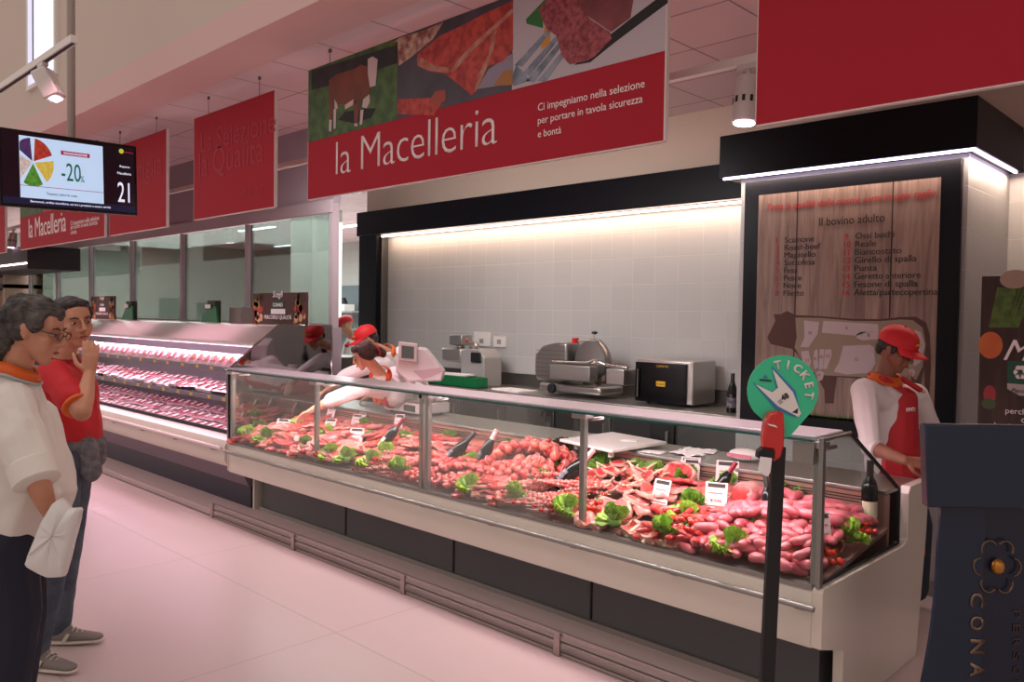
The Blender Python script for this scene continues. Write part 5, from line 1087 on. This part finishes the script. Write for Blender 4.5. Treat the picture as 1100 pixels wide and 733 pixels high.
def shirt(root, J, m, s=1.0, sleeve=1.0, name='shirt', wr=.007, arms='RL', hem=None, big=0, seed=0):
    b = BL(); M_ = J['TM']; g = .02+big
    lo = J['pelvis'] if hem is None else hem
    b.h((lo, ((.155+g)*s, (.105+g)*s, .06*s), M_), (J['belly'], ((.150+g)*s, (.115+g)*s, .1*s), M_)); b.h((J['belly'], ((.150+g)*s, (.115+g)*s, .1*s), M_), (J['chest'], ((.165+g*.7)*s, (.12+g*.7)*s, .13*s), M_))
    b.h((J['chest'], ((.15+g*.6)*s, (.105+g*.6)*s, .1*s), M_), (J['neck']-V((0, 0, .02*s)), (.075*s, .07*s, .03*s)))
    for k in arms:
        e = J['el'+k]; sh = J['sh'+k]
        b.h((J['chest'], ((.1+g)*s, (.08+g)*s, (.08+g)*s), M_), (sh, .074*s))
        b.h((sh, .074*s), (sh.lerp(e, min(1, sleeve)), (.066 if sleeve <= 1 else .06)*s+big*.4))
        if sleeve > 1: b.h((e, .06*s+big*.4), (e.lerp(J['wr'+k], sleeve-1), .047*s+big*.3))
    return b.build(name, m, root, .0075, 3, wr*s, 8, seed)
def cuff(root, J, k, t, m, r=.055, name='cuff', hh=.018):
    a, e = (J['sh'+k], J['el'+k]) if t <= 1 else (J['el'+k], J['wr'+k]); t = t if t <= 1 else t-1; d = (e-a).normalized(); c = a.lerp(e, t)
    return MB().tube([c-d*hh*1.2, c-d*hh, c+d*hh, c+d*hh*1.2], [r*.9, r, r*.97, r*.85], m, 20).build(name, root)
def trousers(root, J, m, s=1.0, r=(.115, .09, .07), name='trousers'):
    b = BL(); M_ = J['TM']; b.h((J['pelvis'], (.17*s, .125*s, .1*s), J.get('PM', M_)), ((J['hpR']+J['hpL'])/2, (.165*s, .12*s, .08*s), J.get('PM', M_)))
    for k in 'RL':
        if 'kn'+k not in J: continue
        b.chain([J['hp'+k], J['kn'+k], J['an'+k]+V((0, 0, .02))], [r[0]*s, r[1]*s, r[2]*s])
    return b.build(name, m, root, .008, 3, .006, 7)
def shoe(root, ank, d, label=None, s=1.0, m=None, laces=True):
    d = V((d.x, d.y, 0)).normalized(); M_ = frame(d); z = 0
    a = V((ank.x, ank.y, 0)); b = BL()
    q = lambda y, h, rx, ry, rz: (a+d*y*s+V((0, 0, h*s)), (rx*s, ry*s, rz*s), M_)
    b.h(q(-.05, .055, .034, .035, .035), q(.05, .045, .042, .04, .03)); b.h(q(.05, .045, .042, .04, .03), q(.15, .035, .036, .045, .02)); b.h(q(-.03, .06, .032, .034, .045), q(.0, .085, .04, .045, .022))
    o = b.build('shoe', m or shoeg, root, .006, 3)
    if label: o['label'] = label
    b = BL(); b.h(q(-.055, .017, .036, .038, .012), q(.05, .017, .046, .04, .012), q(.155, .02, .038, .045, .012)); b.build('sole', shoew, o, .006, 2)
    if laces:
        mb = MB()
        for i in range(5):
            y, h = .03+i*.02, .095-i*.0085; mb.tube([a+M_@V((-.022*s, y*s, h*s-.012)), a+M_@V((0, (y+.006)*s, h*s-.0)), a+M_@V((.022*s, y*s, h*s-.012))], .0028, shoew, 5)
        mb.build('laces', o)
        MB().prism([a+M_@V((.043*s, y*s, z_*s)) for y, z_ in ((.01, .03), (.03, .03), (.05, .065), (.035, .07))], M_@V((.004, 0, 0)), shoew).build('side_stripe', o)
        MB().prism([a+M_@V((-.047*s, y*s, z_*s)) for y, z_ in ((.01, .03), (.03, .03), (.05, .065), (.035, .07))], M_@V((.004, 0, 0)), shoew).build('side_stripe', o)
    return o
def hairb(root, c, M_, m, blobs, s=1.0, wr=.006, ws=40, name='hair'):
    b = BL()
    for g in blobs: b.h(*[(V(c)+M_@V((x*s, y*s, z*s)), (rx*s, ry*s, rz*s), M_) for x, y, z, rx, ry, rz in g])
    return b.build(name, m, root, .005, 2, wr*s, ws)
def cap(root, c, M_, s=1.0, tilt=0):
    def p(x, y, z): return V(c)+M_@V((x*s, y*s, z*s))
    b = MB(); vs = []; n = 28; prof = [(0, 1.0), (.35, .96), (.65, .82), (.87, .58), (.98, .25), (1.0, 0), (1.0, -.05), (.95, -.05)]
    for r, z in prof:
        for k in range(n): a = 2*math.pi*k/n; vs.append(p(.089*r*math.cos(a), -.012+.105*r*math.sin(a), .045+.092*z))
    b.faces(vs, [(i*n+k, i*n+(k+1) % n, (i+1)*n+(k+1) % n, (i+1)*n+k) for i in range(len(prof)-1) for k in range(n)], capm); bmesh.ops.remove_doubles(b.bm, verts=b.bm.verts[:], dist=.0002)
    o = b.build('cap', root)
    b = MB(); top = []; 
    for j in range(5):
        t = j/4
        for i in range(13):
            a = math.radians(20+140*i/12); top.append(p((.086)*math.cos(a)*(1-.08*t), -.012+.102*math.sin(a)+.075*t*math.sin(a)**.7, .045-.012*t-.03*(abs(math.cos(a)))**2*t))
    b.faces(top, [(j*13+i, j*13+i+1, (j+1)*13+i+1, (j+1)*13+i) for j in range(4) for i in range(12)], capm)
    v = b.build('brim', o); q = v.modifiers.new('s', 'SOLIDIFY'); q.thickness = .004
    MB().sph(p(0, -.012, .138), .006*s, capm, 2).build('button', o)
    xr = M_@V((1, 0, 0)); f = p(0, .092, .07)
    MB().sph(p(-.036, .086, .078), (.009*s, .003, .009*s), yel, 2, M_).build('logo_flower', o)
    text('CONAD', p(.004, .091, .072), -xr*-1, M_@V((0, .25, 1)), yel, o, w=.052*s, h=.013*s, align='CENTER', name='cap_lettering', bold=.03)
    return o
def rotm(M_, yaw=0, pitch=0, roll=0):        # turn a head frame
    return M_ @ Matrix.Rotation(yaw, 3, 'Z') @ Matrix.Rotation(-pitch, 3, 'X') @ Matrix.Rotation(roll, 3, 'Y')
def dirv(right, away, upz=0): return (lx*right + ly*away + z0*upz)
# ---- customer in the white shirt (left foreground)
TMw = frame(dirv(1, .25))
J = dict(head=D(40, 357, 3.1), neck=D(17, 398, 3.12), shR=D(8, 432, 2.97), shL=D(20, 424, 3.3), elR=D(38, 512, 2.88), wrR=D(54, 552, 2.93), elL=D(26, 510, 3.36), wrL=D(40, 556, 3.25),
         chest=D(12, 455, 3.12), belly=D(32, 520, 3.12), pelvis=D(8, 570, 3.12), hpR=D(4, 585, 3.02), hpL=D(12, 580, 3.2), knR=D(16, 660, 3.04), knL=D(24, 662, 3.24), TM=frame(dirv(1, .25, -.18), (0, 0, 1)), PM=TMw)
J['head'] = D(38, 357, 3.1); J['HM'] = frame(dirv(1, .12, -.28)); J['hs'] = 1.08
for k, dd in (('R', 3.02), ('L', 3.25)): q = D(2 if k == 'R' else 14, 780, dd); J['an'+k] = V((q.x, q.y, .09))
J['hdR'] = (dirv(.5, 0, -.8), dirv(-.6, .3, -.5), .9, 1); J['hdL'] = (dirv(.2, -.1, -1), dirv(-.8, 0, 0), .6, -1)
w = thing('person', 'grey-haired person in glasses and a white shirt holding a white bag, left foreground', 'person', V((J['pelvis'].x, J['pelvis'].y, 0)))
body(w, J, skinA, 1.0); face_parts(w, J['head'], J['HM'], 1.08)
shirt(w, J, shirtw, 1.08, .82, wr=.012, big=.02, seed=3, hem=J['pelvis']-V((0, 0, .03)))
cuff(w, J, 'R', .96, shirtw, .082, 'rolled_cuff', .035); trousers(w, J, trous, 1.05)
hm = J['HM']
hairb(w, J['head'], hm, hairgrey, [[(0, -.03, .055, .084, .092, .07), (0, .035, .085, .06, .045, .035)], [(0, -.06, .03, .084, .072, .085), (0, -.09, -.07, .062, .045, .06)], [(0, -.03, .075, .078, .085, .062)], [(-.066, .02, .04, .018, .03, .035), (-.066, -.03, .02, .02, .04, .06)], [(.066, .02, .04, .018, .03, .035), (.066, -.03, .02, .02, .04, .06)]], 1.08, .012, 22)
def hpt(J, s, x, y, z): return J['head']+J['HM']@V((x*s, y*s, z*s))
gl = MB()
for k in (-1, 1):
    c = hpt(J, 1.08, k*.033, .098, .012); gl.tube([c+J['HM']@V((.023*math.cos(a), 0, .016*math.sin(a))) for a in [6.283*i/16 for i in range(17)]], .0016, blackm, 5)
    gl.tube([hpt(J, 1.08, k*.056, .096, .016), hpt(J, 1.08, k*.076, .06, .02), hpt(J, 1.08, k*.08, -.01, .022)], .002, blackm, 5)
gl.tube([hpt(J, 1.08, -.011, .1, .014), hpt(J, 1.08, .011, .1, .014)], .0018, blackm, 5); gl.build('glasses', w)
nk = J['neck']; q = J['HM']
def collar(root, J, m, s=1.0, wd=.03, name='collar', r=.075, up_=.02, z=.0):
    b = MB(); pts = []; M_ = J['TM']; c = J['neck']+V((0, 0, z)); n = 28; vs = []
    for k in range(n):
        a = 2*math.pi*k/n; o_ = M_@V((math.cos(a)*r*s, math.sin(a)*r*.95*s, 0)); dz = -.025*s*max(0, math.sin(a)); zz = M_@V((0, 0, 1)); vs += [c+o_*.9+zz*(up_*s+dz), c+o_*1.12+zz*(up_*s-wd*s+dz)]
    b.faces(vs, [(2*k, 2*k+1, (2*k+3) % (2*n), (2*k+2) % (2*n)) for k in range(n)], m); o = b.build(name, root); mo = o.modifiers.new('s', 'SOLIDIFY'); mo.thickness = .006; mo.offset = 1; return o
collar(w, J, orange, 1.05, .04, 'orange_collar', .078, .03); collar(w, J, mat('pale_grey_trim', 'a9b2b6', .7), 1.05, .012, 'collar_trim', .086, -.004)
# the white bag in the hand: a thing of its own
bgm = mat('white_bag_film', 'd9d8d6', .35, sss=.2)
def bagmesh(outline, dep, th, m, name, label, cat, seed):
    rg = 22; us = outline; cx = sum(p[0] for p in us)/len(us); cy = sum(p[1] for p in us)/len(us); b = MB(); vs = []; n = 48; pts = []
    per = [0]; 
    for i in range(len(us)): a, c = us[i], us[(i+1) % len(us)]; per.append(per[-1]+math.hypot(c[0]-a[0], c[1]-a[1]))
    for k in range(n):
        t = per[-1]*k/n; i = max(j for j in range(len(us)) if per[j] <= t); a, c = us[i], us[(i+1) % len(us)]; f_ = (t-per[i])/(per[i+1]-per[i]); pts.append((a[0]+(c[0]-a[0])*f_, a[1]+(c[1]-a[1])*f_))
    rings = [(1.0, 0), (.96, .5), (.8, .85), (.5, 1), (.02, 1.05)]
    for sgn_ in (1, -1):
        for r, h in rings:
            for x, y in pts: q = D(cx+(x-cx)*r, cy+(y-cy)*r, dep); vs.append(q + ly*(-sgn_*th*h*(1+.35*noise.noise(V((x*.09, y*.09, seed))))))
    m_ = len(rings); f = []
    for sd in (0, 1):
        for i in range(m_-1):
            for k in range(n): a = (sd*m_+i)*n; f.append((a+k, a+(k+1) % n, a+n+(k+1) % n, a+n+k))
    b.faces(vs, f, m); bmesh.ops.remove_doubles(b.bm, verts=b.bm.verts[:], dist=.0005); return tag(b.build(name, None), label, cat)
bagmesh([(58, 540), (66, 535), (76, 546), (88, 545), (86, 558), (78, 590), (70, 620), (52, 621), (27, 608), (36, 585), (46, 560)], 2.84, .035, bgm, 'plastic_bag', 'white plastic bag hanging from the hand of the white-shirted customer', 'bag', 4)
# ---- customer in the red shirt
TMr = frame(dirv(1, -.55))
J = dict(head=D(79, 347, 3.85), neck=D(66, 386, 3.88), shR=D(58, 402, 3.72), shL=D(78, 398, 4.05), elR=D(88, 443, 3.58), wrR=D(96, 402, 3.70), elL=D(76, 450, 4.14), wrL=D(72, 490, 4.1),
         chest=D(66, 420, 3.9), belly=D(72, 458, 3.9), pelvis=D(72, 492, 3.9), hpR=D(64, 500, 3.8), hpL=D(76, 498, 4.0), knR=D(56, 592, 3.74), knL=D(68, 592, 4.02), TM=TMr)
J['HM'] = rotm(frame(dirv(.8, -.6, -.12)), 0, 0, .12); J['hs'] = 1.04
for k, (px, dd, py) in (('R', (38, 3.78, 700)), ('L', (62, 4.08, 672))): q = D(px, py, dd); J['an'+k] = V((q.x, q.y, .09))
J['hdR'] = (dirv(.02, .06, 1), dirv(-.5, .8, 0), .18, 1); J['hdL'] = (dirv(0, 0, -1), dirv(-1, 0, 0), .5, 1)
w = thing('person', 'dark-haired person in a red shirt, hand on cheek, behind the white-shirted customer', 'person', V((J['pelvis'].x, J['pelvis'].y, 0)))
body(w, J, skinA, 1.0); face_parts(w, J['head'], J['HM'], 1.04)
shirt(w, J, polo, 1.0, .70, wr=.009, seed=9); cuff(w, J, 'R', .84, orange, .0655, 'orange_sleeve_edge', .006); collar(w, J, mat('dark_red_collar', '8a0f1c', .7), 1.0, .03); trousers(w, J, jeans, .95)
hairb(w, J['head'], J['HM'], hairblk, [[(0, -.03, .055, .081, .088, .068), (0, .03, .09, .06, .04, .022)], [(0, -.06, .02, .078, .06, .075)], [(-.07, .012, .04, .012, .022, .03), (-.07, -.03, .02, .012, .03, .04)], [(.07, .012, .04, .012, .022, .03), (.07, -.03, .02, .012, .03, .04)]], 1.04, .006, 30)
greyj = mat('grey_knit', '5a585a', .9, var='77747a', vs=40, bump=.6, bs=60)
b = BL(); M_ = J['TM']; b.h((J['pelvis']+V((0, 0, .07)), (.19, .145, .05), M_), (J['pelvis']-V((0, 0, .03)), (.185, .14, .05), M_)); b.h((D(92, 478, 3.86), .05), (D(97, 505, 3.84), (.06, .05, .06)))
b.build('grey_jacket_round_waist', greyj, w, .008, 3, .01, 10)
sd = dirv(1, -.25)
shoe(w, D(44, 703, 3.78), sd, None, 1.0); shoe(w, D(68, 676, 4.08), dirv(1, .1), None, 1.0)
# ---- woman reaching into the counter
J = dict(head=D(391, 383, 6.35), neck=D(409, 403, 6.48), shR=D(424, 402, 6.75), shL=D(392, 416, 6.35), elL=D(356, 430, 6.48), wrL=D(333, 442, 6.62), elR=D(436, 430, 6.95), wrR=D(428, 446, 6.75),
         chest=D(416, 418, 6.62), belly=D(432, 425, 6.95), pelvis=D(444, 424, 7.25), hpR=D(450, 428, 7.35), hpL=D(438, 430, 7.2), TM=frame(dirv(-.8, -.35, -.75), dirv(-.6, -.3, .9)), PM=frame(dirv(-1, -.6)), fem=True)
J['TM'] = frame(dirv(-.45, -.3, -.85), (J['neck']-J['pelvis'])); J['HM'] = frame(dirv(-.85, -.35, -.42)); J['hs'] = .98
for k, (px, dd) in (('R', (452, 7.4)), ('L', (440, 7.3))):
    q = D(px, 480, dd); J['kn'+k] = V((q.x, q.y, .48)); J['an'+k] = V((q.x, q.y, .09))
J['hdL'] = (dirv(-.8, .2, -.55), dirv(-.3, -.2, -1), .35, 1); J['hdR'] = (dirv(-.7, 0, -.5), dirv(-.3, 0, -1), .4, -1)
w = thing('person', 'dark-haired woman in a red apron leaning over the counter and reaching into the meat', 'person', V((J['pelvis'].x, J['pelvis'].y, 0)))
body(w, J, skinB, .93); face_parts(w, J['head'], J['HM'], .96)
shirt(w, J, shirtk, .93, 1.12, wr=.007, seed=5, big=.01); trousers(w, J, trous, .9)
hairb(w, J['head'], J['HM'], hairbr, [[(0, -.03, .052, .082, .09, .068), (0, .035, .08, .062, .045, .03)], [(0, -.07, .02, .075, .055, .07)], [(-.068, .02, .035, .016, .03, .035), (-.066, -.03, .0, .02, .045, .05)], [(.068, .02, .035, .016, .03, .035), (.066, -.03, .0, .02, .045, .05)], [(0, -.12, -.01, .04, .04, .045), (0, -.15, -.04, .035, .035, .04)]], .97, .005, 34)
q = J['head']+J['HM']@V((0, -.118, .0)); MB().tube([q+J['HM']@V((.045*math.cos(a), 0, .045*math.sin(a))) for a in [6.283*i/14 for i in range(15)]], .009, mat('red_hair_band', 'a8221c', .6), 8).build('hair_band', w)
collar(w, J, orange, .95, .045, 'orange_neckerchief', .08, .03)
b = BL(); M_ = J['TM']; f_ = M_@V((0, 1, 0)); b.h((J['belly']+f_*.05, (.15, .1, .11), M_), (J['pelvis']+dirv(-.06, -.05), (.165, .12, .12), J['PM'])); b.h((J['pelvis']+dirv(-.06, -.05), (.165, .12, .12), J['PM']), (J['pelvis']+dirv(-.06, -.05, -.35), (.18, .14, .05), J['PM'])); b.h((J['belly']+f_*.05, (.14, .1, .1), M_), (J['chest']+f_*.06, (.11, .08, .1), M_))
ap = b.build('apron', apron, w, .008, 3, .005, 9)
for k in (-1, 1): MB().tube([J['neck']+M_@V((k*.05, -.03, .02)), J['neck']+M_@V((k*.065, .06, -.02)), J['chest']+f_*.15+M_@V((k*.02, 0, .03))], [.016, .02, .012], orange, 8).build('neckerchief_end', w)
for k in (-1, 1): MB().tube([J['chest']+f_*.13+M_@V((k*.07, 0, .05)), J['neck']+M_@V((k*.075, .03, .01)), J['neck']+M_@V((k*.05, -.06, .02))], .013, apron, 8).build('strap', ap)
# ---- butcher with cap bending behind her
J = dict(head=D(394, 366, 7.25), neck=D(415, 378, 7.4), shR=D(430, 380, 7.7), shL=D(404, 392, 7.3), elL=D(372, 403, 7.2), wrL=D(352, 418, 7.1), elR=D(420, 410, 7.5), wrR=D(398, 424, 7.3),
         chest=D(424, 392, 7.55), belly=D(436, 405, 7.8), pelvis=D(446, 416, 8.0), hpR=D(452, 420, 8.1), hpL=D(440, 420, 7.95), TM=frame(dirv(-.6, -.5, -.8)), PM=frame(dirv(-1, -.6)))
J['TM'] = frame(dirv(-.4, -.4, -.85), (J['neck']-J['pelvis'])); J['HM'] = frame(V((-.5, -1, -.55))); J['hs'] = 1.0
for k, (px, dd) in (('R', (454, 8.1)), ('L', (442, 8.0))): q = D(px, 470, dd); J['kn'+k] = V((q.x, q.y, .5)); J['an'+k] = V((q.x, q.y, .09))
J['hdL'] = (dirv(-.8, 0, -.5), dirv(-.3, 0, -1), .4, 1); J['hdR'] = (dirv(-.8, 0, -.5), dirv(-.3, 0, -1), .4, -1)
w = thing('person', 'butcher in a red cap and white shirt bending down behind the reaching woman', 'person', V((J['pelvis'].x, J['pelvis'].y, 0)))
body(w, J, skinA, .97); face_parts(w, J['head'], J['HM'], .98); shirt(w, J, shirtk, .97, 1.5, seed=8); trousers(w, J, trous, .92); cap(w, J['head'], J['HM'], 1.02)
hairb(w, J['head'], J['HM'], hairblk, [[(0, -.035, .03, .08, .085, .06)], [(0, -.07, .0, .07, .045, .06)]], .98, .004, 34); collar(w, J, orange, .95, .04, 'orange_neckerchief', .08, .025)
b = BL(); M_ = J['TM']; f_ = M_@V((0, 1, 0)); b.h((J['belly']+f_*.05, (.15, .1, .1), M_), (J['chest']+f_*.06, (.11, .08, .1), M_)); b.h((J['belly']+f_*.05, (.15, .1, .1), M_), (J['pelvis']+dirv(-.05, -.05, -.3), (.18, .14, .06), J['PM'])); b.build('apron', apron, w, .009, 3, .005, 9)
# ---- far butcher in the doorway
J = dict(head=D(371, 350, 11.2), neck=D(377, 363, 11.25), chest=D(382, 380, 11.3), belly=D(381, 396, 11.3), pelvis=D(381, 410, 11.3), shR=D(375, 370, 11.1), shL=D(390, 369, 11.5), elR=D(370, 388, 11.0), wrR=D(365, 400, 11.0), elL=D(396, 388, 11.5), wrL=D(392, 402, 11.3), hpR=D(377, 415, 11.2), hpL=D(385, 415, 11.4), TM=frame(dirv(-1, -.4, 0)))
J['HM'] = frame(dirv(-1, -.1, -.25)); J['hs'] = 1.0
for k, (px, dd) in (('R', (377, 11.2)), ('L', (386, 11.4))): q = D(px, 440, dd); J['kn'+k] = V((q.x, q.y, .5)); J['an'+k] = V((q.x, q.y, .09))
J['hdR'] = (dirv(-.6, 0, -.8), dirv(-.5, 0, -.5), .5, -1); J['hdL'] = (dirv(-.6, 0, -.8), dirv(-.5, 0, -.5), .5, 1)
w = thing('person', 'distant butcher in a red cap with red straps seen through the rear doorway', 'person', V((J['pelvis'].x, J['pelvis'].y, 0)))
body(w, J, skinA, 1.0, vox=.009); face_parts(w, J['head'], J['HM'], 1.0); shirt(w, J, shirtw, 1.0, 1.2, seed=2); trousers(w, J, brownt, .95); cap(w, J['head'], J['HM'], 1.05)
MB().tube([D(372, 372, 11.0), D(378, 364, 11.15), D(384, 362, 11.2)], .03, apron, 8).build('red_strap', w)
# ---- butcher on the right
TMb = frame(dirv(.55, -.85))
J = dict(head=D(963, 378, 4.46), neck=D(950, 406, 4.5), shR=D(928, 420, 4.42), shL=D(984, 424, 4.72), elR=D(935, 480, 4.40), wrR=D(972, 495, 4.22), elL=D(1003, 468, 4.78), wrL=D(1000, 500, 4.50),
         chest=D(956, 435, 4.6), belly=D(956, 478, 4.6), pelvis=D(958, 515, 4.62), hpR=D(945, 528, 4.58), hpL=D(972, 528, 4.68), TM=TMb)
J['HM'] = rotm(frame(dirv(.62, -.78, -.42)), 0, 0, .0); J['hs'] = 1.0
for k, (px, dd) in (('R', (950, 4.62)), ('L', (985, 4.75))): q = D(px, 590, dd); J['kn'+k] = V((q.x, q.y, .5)); J['an'+k] = V((q.x, q.y, .09))
J['hdR'] = (dirv(.95, -.1, -.15), dirv(.1, .8, -.6), .95, -1); J['hdL'] = (dirv(-.1, -.6, -.7), dirv(-.8, 0, 0), .7, 1)
w = thing('person', 'butcher in a red cap and red apron working at the right end of the counter', 'person', V((J['pelvis'].x, J['pelvis'].y, 0)))
body(w, J, skinC, .97); face_parts(w, J['head'], J['HM'], 1.0); shirt(w, J, shirtk, .97, 1.12, wr=.008, seed=12); trousers(w, J, mat('dark_jeans', '1e2836', .8), .95, (.1, .085, .07)); cap(w, J['head'], J['HM'], 1.06)
cuff(w, J, 'R', 1.12, shirtk, .056, 'rolled_cuff')
hairb(w, J['head'], J['HM'], hairblk, [[(0, -.035, .03, .08, .085, .06)], [(0, -.07, .0, .07, .045, .055)], [(-.07, .01, .02, .01, .02, .03)], [(.07, .01, .02, .01, .02, .03)]], 1.0, .004, 34); collar(w, J, orange, 1.0, .05, 'orange_neckerchief', .082, .03)
b = BL(); M_ = TMb; f_ = M_@V((0, 1, 0)); r_ = M_@V((1, 0, 0))
P0 = J['pelvis']; b.h((J['belly']+f_*.035-V((0, 0, .02)), (.155, .12, .06), M_), (P0+f_*.02, (.178, .13, .08), M_)); b.h((P0+f_*.02, (.178, .13, .08), M_), (P0+f_*.03-V((0, 0, .42)), (.20, .14, .03), M_)); b.h((J['belly']+f_*.035, (.15, .115, .07), M_), (J['chest']+f_*.06+V((0, 0, .05)), (.10, .085, .06), M_))
ap = b.build('apron', apron, w, .007, 3, .004, 9)
for k in (-1, 1): MB().tube([J['chest']+f_*.13+r_*k*.08+V((0, 0, .09)), J['neck']+r_*k*.078+f_*.05-V((0, 0, .0)), J['neck']+r_*k*.06-f_*.05+V((0, 0, .02))], [.016, .016, .014], apron, 8).build('strap', ap)
MB().sph(J['chest']+f_*.145-r_*.085+V((0, 0, .085)), .011, steel, 2).build('strap_buckle', ap)
text('CONAD', J['chest']+f_*.152+r_*.045-V((0, 0, .02)), r_*-1 if False else r_, z0, whl, ap, w=.085, h=.022, align='CENTER', name='apron_lettering', bold=.02)
for _m in list(bpy.data.meshes):
    if _m.users == 0: bpy.data.meshes.remove(_m)
